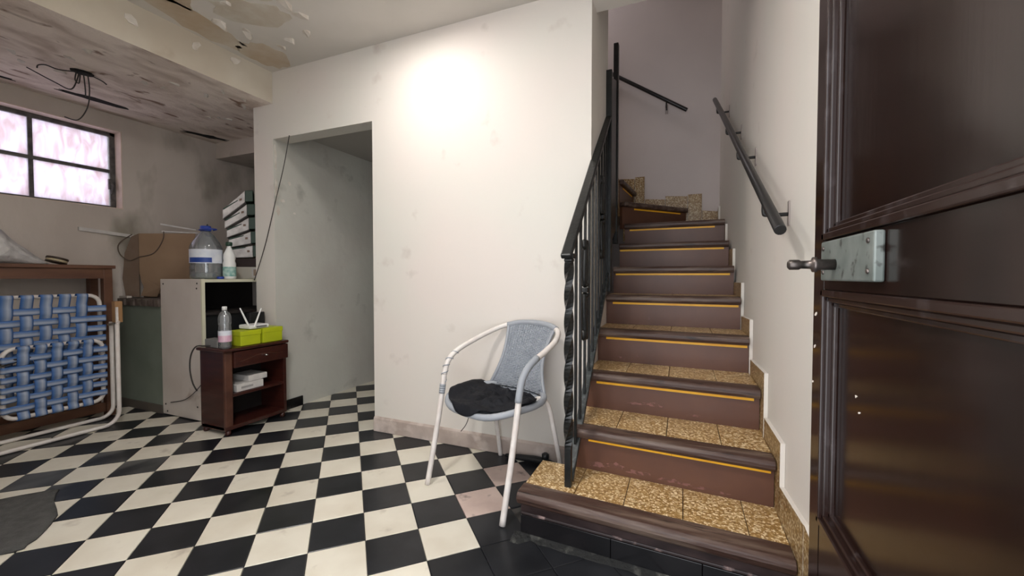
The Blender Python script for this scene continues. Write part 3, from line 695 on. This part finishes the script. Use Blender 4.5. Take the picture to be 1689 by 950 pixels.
for k in range(34):
    y = -.20+.38*k/33; h = .23*max(0, 1-(abs(y+.01)/.20)**2.6)**.5*(1 if y < 0 else 1-.22*(y/.19)**2)
    if h < .02: continue
    wv.tube([(-h+2*h*q/16, y, seatz(-h+2*h*q/16, y)-.0015*(1 if (q+k) % 2 else -1)) for q in range(17)], .0052, 4)
obj('woven_seat', wv, wicker, ch)['kind'] = 'stuff'
def back(u, v):    # u -1..1 across, v 0..1 upwards
    wd = .165-.045*math.sin(PI*min(1,v*1.15))*.9 if v < .85 else .155
    wd = .185-.06*math.sin(PI*v)*.6-.03*v
    x = u*wd; y = .160+.035*v+.086*v*v-(.9+.5*v)*x*x; z = .435+.323*v-.65*v*x*x
    return Vector((x, y, z))
bk = B()
for k in range(20):
    u = -1+2*k/19; bk.tube([back(u, q/18)+Vector((0,-.0016*(1 if (q+k) % 2 else -1),0)) for q in range(19)], .0046, 4)
for k in range(46):
    v = .01+.97*k/45; bk.tube([back(-1+2*q/19, v)+Vector((0,.0022*(1 if (q+k) % 2 else -1),0)) for q in range(20)], .0038, 4)
obj('woven_back', bk, wicker, ch)['kind'] = 'stuff'
for sg in (-1, 1): obj('back_edge', B().tube([back(sg, q/10) for q in range(11)]+[(sg*.155,.250,.745)], .009, 8), wicker_d, ch)
# cloth on the seat
chm = ch.matrix_basis.copy() if False else Matrix.Translation((-.822,1.812,0)) @ Matrix.Rotation(math.atan2(-.33,.944), 4, 'Z')
cl = B()
from mathutils import noise as NZ
def clothp(u, v):
    a = 2*PI*u; R0 = 1+.10*math.sin(3*a+.6)+.07*math.sin(5*a+2)
    x = .225*v*R0*math.cos(a)-.012; y = .185*v*R0*math.sin(a)-.035; x -= .028*max(0, -math.cos(a))**6*v
    ext = max(0, -(y+.205))                                  # hangs over the front rim
    xs, ys = max(-.23, min(.23, x)), max(-.21, min(.19, y))
    rimr = .016*max(0, min(1, (max(abs(x)/.23, abs(y+.01)/.2)-.75)*5))
    z0 = seatz(xs, ys)+.011+rimr-ext*.9
    e = max(0, 1-v**3)
    n_ = abs(NZ.noise(Vector((x*12, y*26, 1.3))))+.5*abs(NZ.noise(Vector((x*30, y*18, 5.1))))
    z = z0+e*(.016+.058*n_*(.6+.8*max(0, y+.1)*4))*(1 if x > 0 else max(.22, 1+x*4.0))+.005*n_
    return chm @ Vector((x, max(y, -.226-.01*n_), z))
cl.grid(clothp, 84, 26)
tag(obj('black_cloth', cl, cloth_m, solid=.004), 'crumpled black cloth lying on the wicker seat of the white armchair', 'cloth')
tag(obj('dangling_string', B().tube([tuple(chm @ Vector(p)) for p in cat([(-.10,-.10,.382),(-.105,-.1,.33),(-.115,-.11,.29),(-.14,-.12,.255)],5)], .002, 5), cable_m), 'thin string hanging below the seat of the armchair', 'string')

# black bundle along the wall behind the chair
bun = thing('black_bundle', 'black bundle lying on the floor against the wall behind the armchair', 'bundle', (-.72, 2.07, 0))
obj('roll', B().tube(cat([(-.90,2.085,.014),(-.80,2.08,.02),(-.70,2.075,.024),(-.60,2.05,.022),(-.56,2.02,.02)], 5), [.010+.010*math.sin(PI*q/20) for q in range(21)], 8), black_pl, bun)
obj('end_knob', B().lathe([(.012,.035),(.020,.042),(.020,.065),(.010,.072)], -.665, 2.07, 10), black_pl, bun)

# ------------------------------------------------------------ left group: bedside cabinet and what stands on it
NX0, NX1, NY0, NY1, NZ1 = -2.90, -2.655, 1.683, 2.118, .555
ns = thing('bedside_cabinet', 'dark red wooden bedside cabinet with one drawer and two open shelves', 'cabinet', (-2.78, 1.9, 0))
obj('side_panel', B().box(NX0, NX1, NY0, NY0+.022, .03, NZ1-.02), wood_red, ns, bevel=.003)
obj('side_panel', B().box(NX0, NX1, NY1-.022, NY1, .03, NZ1-.02), wood_red, ns, bevel=.003)
obj('front_post', B().box(NX1-.02, NX1+.003, NY0-.002, NY0+.05, .03, NZ1-.02), wood_edge, ns, bevel=.008)
obj('back_panel', B().box(NX0, NX0+.008, NY0+.022, NY1-.022, .03, NZ1-.02), inside, ns)
obj('top', B().box(NX0-.01, NX1+.022, NY0-.02, NY1+.008, NZ1-.02, NZ1), wood_red, ns, bevel=.007)
obj('shelf', B().box(NX0+.008, NX1-.004, NY0+.022, NY1-.022, .238, .256), wood_red, ns, bevel=.003)
obj('bottom_board', B().box(NX0+.008, NX1+.006, NY0+.0, NY1-.022, .032, .058), wood_red, ns, bevel=.004)
dr = obj('drawer', B().box(NX1-.02, NX1+.014, NY0+.052, NY1+.006, .425, .528), wood_red, ns, bevel=.005); sub_of(dr)
obj('knob', B().tube([(NX1+.012,1.945,.478),(NX1+.03,1.945,.478)], .006, 10).tube([(NX1+.03,1.938,.478),(NX1+.03,1.952,.478)], .006, 8), M('silver_knob', (.75,.73,.7), .25, .9), dr)
gv = [(NX1+.0145, 1.77+.31*q/20, .462+.022*math.sin(PI*q/20)**2+.012*q/20) for q in range(21)]
obj('carved_line', B().tube(gv, .0022, 5), wood_edge, dr)
for x in (NX0+.02, NX1-.01):
    for y in (NY0+.02, NY1-.03): obj('foot', B().lathe([(.014,0),(.018,.008),(.016,.03)], x, y, 12), wood_red, ns)
t = thing('white_box', 'flat white box lying on the shelf of the bedside cabinet', 'box', (-2.76, 1.88, .256))
obj('body', B().box(-2.86, -2.675, 1.77, 1.955, .257, .305), paper_w, t, bevel=.003)
obj('print', B().box(-2.6755, -2.6735, 1.80, 1.88, .274, .288), M('grey_print', (.32,.31,.30), .7), t)
tag(obj('white_box', B().box(-2.86, -2.69, 1.86, 1.995, .306, .345), paper_w, bevel=.003), 'smaller white box on top of the flat white box in the bedside cabinet', 'box')
# lime green boxes
def limebox(y0, y1, x0, x1, h, label):
    t = thing('lime_box', label, 'box', ((x0+x1)/2, (y0+y1)/2, NZ1), 'lime green boxes on the bedside cabinet')
    obj('body', B().box(x0+.003, x1-.003, y0+.003, y1-.003, NZ1+.001, NZ1+h*.72), [lime], t, bevel=.003)
    obj('lid', B().box(x0, x1, y0, y1, NZ1+h*.68, NZ1+h), [lime], t, bevel=.003)
    return t
limebox(1.79, 1.935, -2.80, -2.66, .098, 'left lime green box with lid, next to the small water bottle')
limebox(1.942, 2.095, -2.80, -2.655, .102, 'right lime green box with lid, nearest the wall corner')
# router
rt = thing('router', 'white wireless router with two upright antennas on the lime boxes', 'router', (-2.735, 1.95, NZ1+.103))
z0 = NZ1+.103
obj('body', B().box(-2.79, -2.675, 1.865, 2.005, z0, z0+.028), plastic_w, rt, bevel=.008)
obj('front_strip', B().box(-2.6755, -2.673, 1.91, 1.985, z0+.006, z0+.02), grey_box, rt)
for a, b_ in (((-2.70,1.875,z0+.02),(-2.72,1.83,z0+.145)), ((-2.675,1.895,z0+.012),(-2.70,1.965,z0+.135))):
    a, b_ = Vector(a), Vector(b_); obj('antenna', B().tube([a, a.lerp(b_,.3), b_], [.0065,.0065,.0045], 10), plastic_w, rt, bevel=.002)
tag(obj('black_box', B().box(-2.885,-2.845,1.985,2.10,NZ1,NZ1+.20), black_pl, bevel=.006), 'black upright box behind the router against the wall', 'box')
tag(obj('grey_adapter', B().box(-2.86,-2.735,1.69,1.755,NZ1,NZ1+.055), grey_box, bevel=.006), 'small grey plastic box at the left end of the bedside cabinet top', 'box')
# small water bottle
def bottle(name, label, x, y, z, prof, m, seg=20):
    t = thing(name, label, 'bottle', (x, y, z)); obj('body', B().lathe([(r, z+h) for r, h in prof], x, y, seg), m, t); return t
bx, by, bz = -2.685, 1.708, NZ1
t = bottle('water_bottle', 'small clear water bottle with pink label on the bedside cabinet', bx, by, bz, [(.030,.001),(.036,.008),(.036,.07),(.0355,.12),(.032,.15),(.0365,.175),(.0365,.20),(.028,.225),(.014,.238),(.013,.25)], clear)
obj('pink_label', B().lathe([(.0372,bz+.045),(.0372,bz+.085)], bx, by, 20, cap=False), pink_lab, t)
obj('white_label', B().lathe([(.0371,bz+.085),(.0371,bz+.115)], bx, by, 20, cap=False), white_lab, t)
obj('cap', B().lathe([(.0145,bz+.245),(.0145,bz+.265),(.012,bz+.268)], bx, by, 16), plastic_w, t)
obj('rib', B().lathe([(.0367,bz+.155),(.035,bz+.160),(.0367,bz+.165)], bx, by, 20, cap=False), clear, t)
# cable over the cabinet's left edge
tag(obj('black_cable', B().tube(cat([(-2.80,1.69,NZ1+.012),(-2.84,1.672,NZ1+.012),(-2.89,1.655,NZ1+.006),(-2.925,1.645,NZ1-.05),(-2.93,1.64,.42),(-2.915,1.645,.33),(-2.905,1.665,.27)], 6), .0045, 6), cable_m), 'black cable looping over the left end of the bedside cabinet', 'cable')
tag(obj('thin_cable', B().tube(cat([(-2.918,1.70,.37),(-2.97,1.74,.31),(-3.10,1.768,.22),(-3.25,1.782,.14),(-3.42,1.786,.10)], 6), .0028, 6), cable_m), 'thin cable slanting across the lower white cabinet panel', 'cable')

# ------------------------------------------------------------ white cabinet, open towards the room
CX0, CX1, CY0, CY1, CZ = -3.525, -3.05, 1.79, 2.5, .995
wc = thing('white_cabinet', 'tall white melamine cabinet with a dark open front beside the pier', 'cabinet', (-3.28, 2.1, 0))
sp_ = obj('side_panel', B().box(CX0, CX1, CY0, CY0+.02, .006, CZ), panel_w, wc, bevel=.003); sub_of(sp_)
for x, z in ((-3.49,.96),(-3.10,.965),(-3.105,.93),(-3.49,.08),(-3.12,.10),(-3.47,.03)):
    b_ = B().lathe([(.007,0),(.005,.002)], 0, 0, 8); bmesh.ops.rotate(b_.b, verts=b_.b.verts, cent=(0,0,0), matrix=Matrix.Rotation(PI/2,3,'X')); bmesh.ops.translate(b_.b, verts=b_.b.verts, vec=(x, CY0, z)); obj('screw_hole', b_, inside, sp_)
obj('side_panel', B().box(CX0, CX1, CY1-.02, CY1, .006, CZ), panel_w, wc)
obj('top', B().box(CX0+.002, CX1+.004, CY0+.0205, CY1-.0205, CZ-.022, CZ-.001), edge_w, wc)
obj('back_panel', B().box(CX0, CX0+.01, CY0+.02, CY1-.02, .01, CZ-.022), inside, wc)
obj('dark_shelf', B().box(CX0+.01, CX1-.03, CY0+.02, CY1-.02, .74, .758), inside, wc)
obj('bottom_board', B().box(CX0+.01, CX1-.005, CY0+.02, CY1-.02, .02, .04), inside, wc)
obj('front_edge', B().box(CX1-.012, CX1+.002, CY0-.001, CY0+.021, .006, CZ+.001), edge_w, wc)
obj('interior_shade_sheet', B().box(CX1-.06, CX1-.05, CY0+.02, CY1-.02, .045, .735), black_pl, wc)  # black sheet added as the shade inside the open cabinet, not a door
# big water bottle
gx, gy, gz, R5 = -3.235, 1.935, CZ, .100
t = bottle('water_jug', 'large clear water bottle with blue cap and blue and white label', gx, gy, gz, [(.090,.001),(R5,.012),(R5,.09),(.097,.10),(R5,.11),(R5,.22),(.098,.235),(.088,.262),(.055,.315),(.030,.345),(.026,.36)], clear_blue, 28)
obj('water', B().lathe([(.088,gz+.004),(.096,gz+.014),(.096,gz+.05)], gx, gy, 28), water_m, t)
obj('label', B().lathe([(R5+.001,gz+.115),(R5+.001,gz+.215)], gx, gy, 28, cap=False), white_lab, t)
lb = B(); a0 = -1.9
for k in range(14):
    a, b_ = -1.75+k*.11, -1.75+(k+1)*.11; rr = R5+.0022
    v = [lb.b.verts.new((gx+rr*math.cos(q), gy+rr*math.sin(q), z)) for q, z in ((a,gz+.120),(b_,gz+.120),(b_,gz+.155),(a,gz+.155))]; lb.b.faces.new(v)
obj('blue_band', lb, blue_lab, t)
obj('cap', B().lathe([(.034,gz+.352),(.035,gz+.356),(.034,gz+.385),(.030,gz+.388)], gx, gy, 20), blue_cap, t)
obj('handle', B().tube(cat([(gx-.025,gy-.03,gz+.358),(gx+.04,gy-.035,gz+.362),(gx+.075,gy+.0,gz+.364),(gx+.06,gy+.04,gz+.364),(gx+.02,gy+.04,gz+.36)],5), .005, 6), blue_cap, t)
# white squeeze bottle
t = bottle('squeeze_bottle', 'white plastic bottle with dark green cap and teal label', -3.125, 2.03, CZ, [(.038,.0),(.042,.006),(.042,.115),(.036,.135),(.040,.155),(.038,.18),(.022,.215),(.014,.235),(.013,.25)], plastic_w)
obj('label', B().lathe([(.0428,CZ+.02),(.0428,CZ+.09)], -3.125, 2.03, 20, cap=False), teal_lab, t)
obj('cap', B().lathe([(.018,CZ+.245),(.022,CZ+.25),(.022,CZ+.27),(.018,CZ+.275)], -3.125, 2.03, 16), dgreen, t)
tag(obj('blue_lid', B().lathe([(.022,CZ),(.022,CZ+.018)], -3.095, 1.945, 16), blue_cap), 'loose blue bottle cap lying at the front edge of the white cabinet top', 'cap')
# stacked packs next to the pier
e = Vector((.62,.78,0)); dpt = Vector((-.78,.62,0))
o0 = Vector((-3.415,2.205,0))
def slab(p, L, dep, zl0, zr0, zl1, zr1):
    a, b_, c, d = p, p+e*L, p+e*L+dpt*dep, p+dpt*dep
    return B().hexa([(a.x,a.y,zl0),(b_.x,b_.y,zr0),(c.x,c.y,zr0),(d.x,d.y,zl0),(a.x,a.y,zl1),(b_.x,b_.y,zr1),(c.x,c.y,zr1),(d.x,d.y,zl1)])
t = thing('cream_box', 'cream box at the bottom of the stack on the white cabinet', 'box', tuple(o0+Vector((.1,.1,CZ))))
obj('body', slab(o0+e*.03, .21, .15, CZ, CZ, CZ+.098, CZ+.098), M('cream_card', (.52,.49,.42), .6), t, bevel=.003)
obj('framed_panel', slab(o0+e*.165-dpt*.004, .06, .004, CZ+.012, CZ+.012, CZ+.09, CZ+.09), paper_w, t)
obj('brown_inset', slab(o0+e*.178-dpt*.006, .034, .003, CZ+.025, CZ+.025, CZ+.078, CZ+.078), M('inset', (.30,.22,.16), .6), t)
tag(obj('brown_box', slab(o0+e*.02, .24, .16, CZ+.099, CZ+.099, CZ+.165, CZ+.165), M('dark_brown_card', (.035,.02,.018), .7), bevel=.003), 'dark brown box between the cream box and the white packs', 'box')
zl = [1.162, 1.245, 1.325, 1.40, 1.475, 1.565]; zr = [1.172, 1.285, 1.40, 1.515, 1.625, 1.735]
ORD = ['lowest', 'second lowest', 'middle', 'second highest', 'topmost']
for k in range(5):
    p = o0+e*(-.012*k+.02)
    t = thing('wrapped_pack', '%s white wrapped pack with dark green end in the leaning stack' % ORD[k], 'pack', (p.x, p.y, zl[k]), 'white wrapped packs stacked by the pier')
    obj('body', slab(p, .155, .18, zl[k]+.003, zr[k]+.003, zl[k+1]-.014, zr[k+1]-.014), pack_m, t, bevel=.006)
    obj('green_end', slab(p+e*.1555, .055, .18, zr[k]+.006, zr[k]+.012, zr[k+1]-.014, zr[k+1]-.006), dgreen, t, bevel=.003)
    obj('green_lid', slab(p-dpt*.002+e*.005, .10, .185, zl[k+1]-.0138, zl[k+1]*.52+zr[k+1]*.48-.0138, zl[k+1]+.0, zl[k+1]*.52+zr[k+1]*.48-.006), dgreen, t, bevel=.002)
    obj('mark', slab(p+e*.115-dpt*.002, .018, .002, (zl[k]*.25+zr[k]*.75)+.045, (zl[k]*.2+zr[k]*.8)+.045, (zl[k]*.25+zr[k]*.75)+.062, (zl[k]*.2+zr[k]*.8)+.062), M('brown_mark', (.22,.14,.10), .6) if 'brown_mark' not in bpy.data.materials else bpy.data.materials['brown_mark'], t)
# dark bag behind the bottles
bg = B()
def bagp(u, v):
    a = 2*PI*u; r = math.sin(PI*(.06+.94*v)) if v < 1 else 0
    r *= 1+.25*NZ.noise(Vector((math.cos(a)*2, math.sin(a)*2, v*3)))
    return Vector((-3.462+.05*r*math.cos(a), 2.085+.075*r*math.sin(a), CZ+.005+.41*v*(1+.05*math.cos(3*a))))
bg.grid(bagp, 24, 14)
tag(obj('dark_bag', bg, black_pl), 'dark bag standing behind the large water bottle', 'bag')

# ------------------------------------------------------------ low counter and carton
ct = thing('low_counter', 'low masonry counter with grey-green front and broken dark edge', 'counter', (-3.8, 2.1, 0))
obj('front', B().box(-4.098, -3.54, 1.80, 2.5, 0, .792), green_wall, ct)
sl = B()
for k in range(14):
    xa, xb = -4.098+.558*k/14, -4.098+.558*(k+1)/14; j = random.uniform(-.006,.008)
    sl.box(xa, xb, 1.785+j, 2.5, .792, .842+random.uniform(-.004,.003))
obj('slab', sl, slab_m, ct)
obj('skirting', B().box(-4.098,-3.54,1.79,1.80,0,.06), M('dirty_skirt', (.10,.085,.07), .7), ct)
tag(obj('white_board', B().box(-4.09,-3.98,1.80,1.83,.846,.862), panel_w), 'small white strip lying on the counter edge beside the table', 'strip')
A_, B_ = Vector((-3.985,1.885,0)), Vector((-3.69,2.125,0)); dd = (B_-A_).normalized(); nn_ = Vector((-dd.y, dd.x, 0))
cb = thing('carton', 'large brown cardboard carton standing on the counter behind the white panel', 'carton', (-3.85, 2.0, .845))
fp = B(); P = [(0,.40),(0,.20),(.03,.13),(.09,.06),(.16,.03),(1,.03),(1,.52),(.5,.515),(0,.51)]
Lc = (B_-A_).length
fp.prism([tuple(A_+dd*(u*Lc)+Vector((0,0,.845+z))) for u, z in P], tuple(nn_*.006)); obj('front_panel', fp, card, cb)
fl = B(); P = [(0,.0),(.85,.0),(.85,.50),(0,.50)]
fl.prism([tuple(A_+dd*(u*Lc)+nn_*.05+Vector((0,0,.845+z))) for u, z in P], tuple(nn_*.006)); obj('rear_panel', fl, card_d, cb)
lf = B(); Fd = Vector((-.075,-.055,0)); lf.prism([tuple(A_+Vector((0,0,.85))), tuple(A_+Fd+Vector((0,0,.86))), tuple(A_+Fd*1.2+Vector((0,0,1.0))), tuple(A_+Fd+Vector((0,0,1.20))), tuple(A_+Fd*.5+Vector((0,0,1.33))), tuple(A_+Vector((0,0,1.352)))], (.004,-.004,0)); obj('side_flap', lf, card_d, cb)
tf = B(); tf.prism([tuple(A_+dd*(.02*Lc)+Vector((0,0,.86))), tuple(A_+dd*(.30*Lc)+Vector((0,0,.85))), tuple(A_+dd*(.42*Lc)-nn_*.04+Vector((0,0,.93))), tuple(A_+dd*(.16*Lc)-nn_*.03+Vector((0,0,.99)))], tuple(-nn_*.004)); obj('torn_flap', tf, card, cb)
tag(obj('brown_cable', B().tube(cat([A_+dd*.17-nn_*.006+Vector((0,0,1.375)), A_+dd*.16-nn_*.008+Vector((0,0,1.30)), A_+dd*.10-nn_*.008+Vector((0,0,1.20)), A_-nn_*.012+Vector((0,0,1.165)), A_+Fd*.6-nn_*.02+Vector((0,0,1.14)), A_+Fd*1.3-nn_*.01+Vector((0,0,1.19)), A_+Fd*1.35-nn_*.01+Vector((0,0,1.27)), A_+Fd*.4-nn_*.012+Vector((0,0,1.345))], 6), .0038, 6), M('brown_cable_skin', (.10,.07,.05), .6)), 'brown cable looped over the top of the cardboard carton', 'cable')
for lab, p0, p1, z0_, z1_ in (('lower of two white battens lying across the carton top', .38, 1.05, 1.372, 1.366), ('upper white batten slanting above the carton top', .36, 1.0, 1.43, 1.392)):
    a, b_ = A_+dd*(p0*Lc)+nn_*.02, A_+dd*(p1*Lc)+nn_*.02
    tag(obj('loose_batten', B().hexa([(a.x,a.y,z0_),(b_.x,b_.y,z1_),(b_.x+nn_.x*.04,b_.y+nn_.y*.04,z1_),(a.x+nn_.x*.04,a.y+nn_.y*.04,z0_),(a.x,a.y,z0_+.012),(b_.x,b_.y,z1_+.009),(b_.x+nn_.x*.04,b_.y+nn_.y*.04,z1_+.009),(a.x+nn_.x*.04,a.y+nn_.y*.04,z0_+.012)]), paper_w), lab, 'batten', 'white battens on the carton')
struct('trim_2', B().hexa([(-4.1,1.575,1.352),(-4.082,1.575,1.352),(-4.082,1.90,1.325),(-4.1,1.90,1.325),(-4.1,1.575,1.378),(-4.082,1.575,1.378),(-4.082,1.90,1.348),(-4.1,1.90,1.348)]), paper_w)

# ------------------------------------------------------------ table, lawn chair
TX0, TX1, TY0, TY1, TZ = -4.085, -3.84, .55, 1.657, 1.094
tb = thing('side_table', 'tall narrow brown wooden table below the window', 'table', (-3.96, 1.2, 0))
obj('tabletop', B().box(TX0, TX1+.015, TY0-.02, TY1+.012, TZ-.024, TZ), tablewood, tb, bevel=.003)
obj('apron', B().box(TX1-.02, TX1-.002, TY0+.05, TY1-.05, TZ-.095, TZ-.024), tablewood, tb)
obj('apron', B().box(TX0+.05, TX1-.05, TY1-.03, TY1-.012, TZ-.095, TZ-.024), tablewood, tb)
for x in (TX0, TX1-.05):
    for y in (TY0, TY1-.052): obj('leg', B().box(x, x+.05, y, y+.05, 0, TZ-.024), tablewood, tb, bevel=.003)
obj('stretcher', B().box(TX1-.04, TX1-.012, TY0+.05, TY1-.05, .035, .10), tablewood, tb, bevel=.003)
obj('back_stretcher', B().box(TX0+.01, TX0+.035, TY0+.05, TY1-.05, .035, .10), tablewood, tb)
# wrapped bag on the table
pb = B()
def pbag(u, v):
    a = 2*PI*u; t_ = v
    r = math.sin(PI*min(1, .12+t_*.9))**.7 if t_ < 1 else 0
    y = .92+.46*t_; k = 1-.80*max(0, (t_-.5)/.5)
    n_ = 1+.26*NZ.noise(Vector((math.cos(a)*4, math.sin(a)*2.5, t_*6)))
    return Vector((-3.94+.085*r*k*n_*math.cos(a), y, TZ+.002+max(0, .098*k*r*n_*(1+math.sin(a)))))
pb.grid(pbag, 28, 26)
tag(obj('plastic_bag', pb, bag_m), 'crumpled clear plastic bag lying on the brown table', 'bag')
tr = thing('round_tin', 'small dark round tin tilted on the brown table beside the plastic bag', 'tin', (-3.885, 1.385, TZ))
mt = Matrix.Translation((-3.885, 1.385, TZ+.032)) @ Matrix.Rotation(-.28, 4, 'X')
for nm, prof, m_ in (('body', [(.050,-.014),(.052,-.010),(.052,.000)], M('cream_band', (.45,.38,.24), .5)), ('lid', [(.054,.0005),(.055,.006),(.053,.014),(.046,.015)], M('dark_tin', (.04,.025,.015), .4)), ('base', [(.046,-.022),(.053,-.020),(.053,-.0145)], bpy.data.materials.get('dark_tin') or M('dark_tin2', (.04,.025,.015), .4))):
    b_ = B().lathe(prof, 0, 0, 22); bmesh.ops.transform(b_.b, matrix=mt, verts=b_.b.verts); obj(nm, b_, m_, tr)

lc = thing('lawn_chair', 'folded white tube lawn chair with woven blue webbing leaning on the table', 'chair', (-3.7, 1.3, 0))
def rrect(x, y0, y1, z0, z1, r, lean=0.0, n=5):
    pts = []
    for cy, cz, a0 in ((y1-r, z0+r, -PI/2), (y1-r, z1-r, 0), (y0+r, z1-r, PI/2), (y0+r, z0+r, PI)):
        for k in range(n+1):
            a = a0+PI/2*k/n; z = cz+r*math.sin(a); pts.append((x+lean*z, cy+r*math.cos(a), z))
    return pts
def uframe(x, y0, y1, ztop, r, lean=0.0, z0=.013):
    pts = [(x+lean*ztop, y1, ztop)]
    for cy, a0 in ((y1-r, 0), (y0+r, -PI/2)):
        for k in range(7):
            a = a0-PI/2*k/6; z = z0+r+r*math.sin(a); pts.append((x+lean*z, cy+r*math.cos(a), z))
    pts.append((x+lean*ztop, y0, ztop)); return pts
LT = .0125
# seat panel (front), back panel (behind), two leg frames
SX, BX = -3.665, -3.735
seat_fr = obj('seat_frame', B().tube(rrect(SX, 1.062, 1.515, .165, .582, .055), LT, 10, closed=True), white_tube, lc)
back_fr = obj('back_frame', B().tube(rrect(BX, 1.02, 1.535, .30, .885, .06), LT, 10, closed=True), white_tube, lc)
obj('leg_frame', B().tube(uframe(-3.775, .985, 1.612, .69, .075), LT, 10), white_tube, lc)
obj('leg_frame', B().tube(uframe(-3.545, .93, 1.545, .69, .085), LT, 10), white_tube, lc)
obj('armrest', B().box(-3.70,-3.655,1.583,1.628,.69,.84), tan, lc, bevel=.006)
obj('hinge_plate', B().box(-3.66,-3.648,1.585,1.60,.66,.80), white_tube, lc, bevel=.003)
obj('cross_tube', B().tube([(-3.775,1.60,.67),(-3.66,1.605,.695),(-3.545,1.545,.675)], .009, 8), white_tube, lc)
def weave(xf, fr_, nv, nh, wv_, wh, phase, par, yin, zin):
    # xf(z) is the frame plane, fr_ the frame's y0, y1, z0, z1; straps loop over the tubes at both ends
    Y0, Y1, Z0, Z1 = fr_; y0, y1, z0, z1 = Y0+yin[0], Y1-yin[1], Z0+zin, Z1-zin
    ph = .006; g = LT+.003
    def loop_v(y, zb, s_): x = xf(zb); return [(x+g*.75, y, zb-s_*g*.75), (x+g, y, zb), (x+g*.7, y, zb+s_*g*.7), (x, y, zb+s_*g), (x-g*.7, y, zb+s_*g*.7), (x-g, y, zb)]
    def loop_h(z, yb, s_): x = xf(z); return [(x+g*.75, yb-s_*g*.75, z), (x+g, yb, z), (x+g*.7, yb+s_*g*.7, z), (x, yb+s_*g, z), (x-g, yb, z)]
    for k in range(nv):
        y = y0+(y1-y0)*(k+.5)/nv; pts = []; n = nh*6
        for q in range(n+1):
            z = z0+(z1-z0)*q/n; sg = math.cos(PI*((z-z0)/(z1-z0)*nh-.5))*(1 if (k+phase) % 2 else -1)
            pts.append((xf(z)+ph*max(-1, min(1, 1.6*sg)), y, z))
        pts = loop_v(y, Z0, -1)[::-1]+pts+loop_v(y, Z1, 1)
        obj('webbing_strap', B().strap(pts, (0,1,0), wv_, (1,0,0), .003), web_m, par)
    for k in range(nh):
        z = z0+(z1-z0)*(k+.5)/nh; pts = []; n = nv*6
        for q in range(n+1):
            y = y0+(y1-y0)*q/n; sg = math.cos(PI*((y-y0)/(y1-y0)*nv-.5))*(-1 if (k+phase) % 2 else 1)
            pts.append((xf(z)+ph*max(-1, min(1, 1.6*sg)), y, z))
        pts = loop_h(z, Y0, -1)[::-1]+pts+loop_h(z, Y1, 1)
        obj('webbing_strap', B().strap(pts, (0,0,-1), wh, (1,0,0), .003), web_m, par)
weave(lambda z: SX+.055*z, (1.062,1.515,.165,.582), 5, 6, .052, .037, 0, lc, (.04,.05), .03)
weave(lambda z: BX+.06*z, (1.02,1.535,.30,.885), 5, 7, .056, .042, 1, lc, (.03,.07), .055)
obj('knotted_cord', B().tube(cat([(-3.63,1.045,.50),(-3.635,1.08,.525),(-3.64,1.12,.52),(-3.64,1.17,.525),(-3.645,1.20,.515)], 5), .005, 6).tube(cat([(-3.63,1.045,.49),(-3.638,1.09,.50),(-3.64,1.14,.51),(-3.645,1.19,.512)],5), .004, 6), cable_m, lc)

# ------------------------------------------------------------ mat on the floor
rugpts = [(-2.86,.60),(-2.84,.80),(-2.80,.86),(-2.757,.911),(-2.735,.945),(-2.714,.953),(-2.68,.93),(-2.60,.895),(-2.50,.868),(-2.43,.846),(-2.36,.80),(-2.31,.76),(-2.281,.734),(-2.265,.705),(-2.246,.692),(-2.255,.665),(-2.275,.642),(-2.29,.56),(-2.45,.45)]
rg = B(); cx_, cy_ = -2.55, .70; ringv = []
for f_, z in ((1.0,.002),(.985,.009),(.8,.010),(.5,.008),(.2,.010)):
    ringv.append([rg.b.verts.new((cx_+(x-cx_)*f_, cy_+(y-cy_)*f_, z+(.004*NZ.noise(Vector((x*9*f_,y*9*f_,0))) if f_ < .98 else 0))) for x, y in rugpts])
n_ = len(rugpts)
for A, D in zip(ringv, ringv[1:]):
    for k in range(n_): rg.b.faces.new([A[k],A[(k+1)%n_],D[(k+1)%n_],D[k]]).smooth = True
rg.b.faces.new(ringv[-1]); rg.b.faces.new(ringv[0][::-1])
tag(obj('floor_mat', rg, rug_m), 'ragged grey floor mat at the bottom left corner of the photo', 'mat')

# cable from the lintel to the cabinet
tag(obj('hanging_wire', B().tube(cat([(-2.60,YW-.004,2.02),(-2.66,YW-.006,1.80),(-2.75,YW-.008,1.55),(-2.86,YW-.008,1.25),(-2.985,YW-.008,.985)], 8), .003, 6), cable_m), 'thin dark wire hanging slanted across the passage corner', 'wire')
for o in ROOTS:
    if '_w' in o: del o['_w']
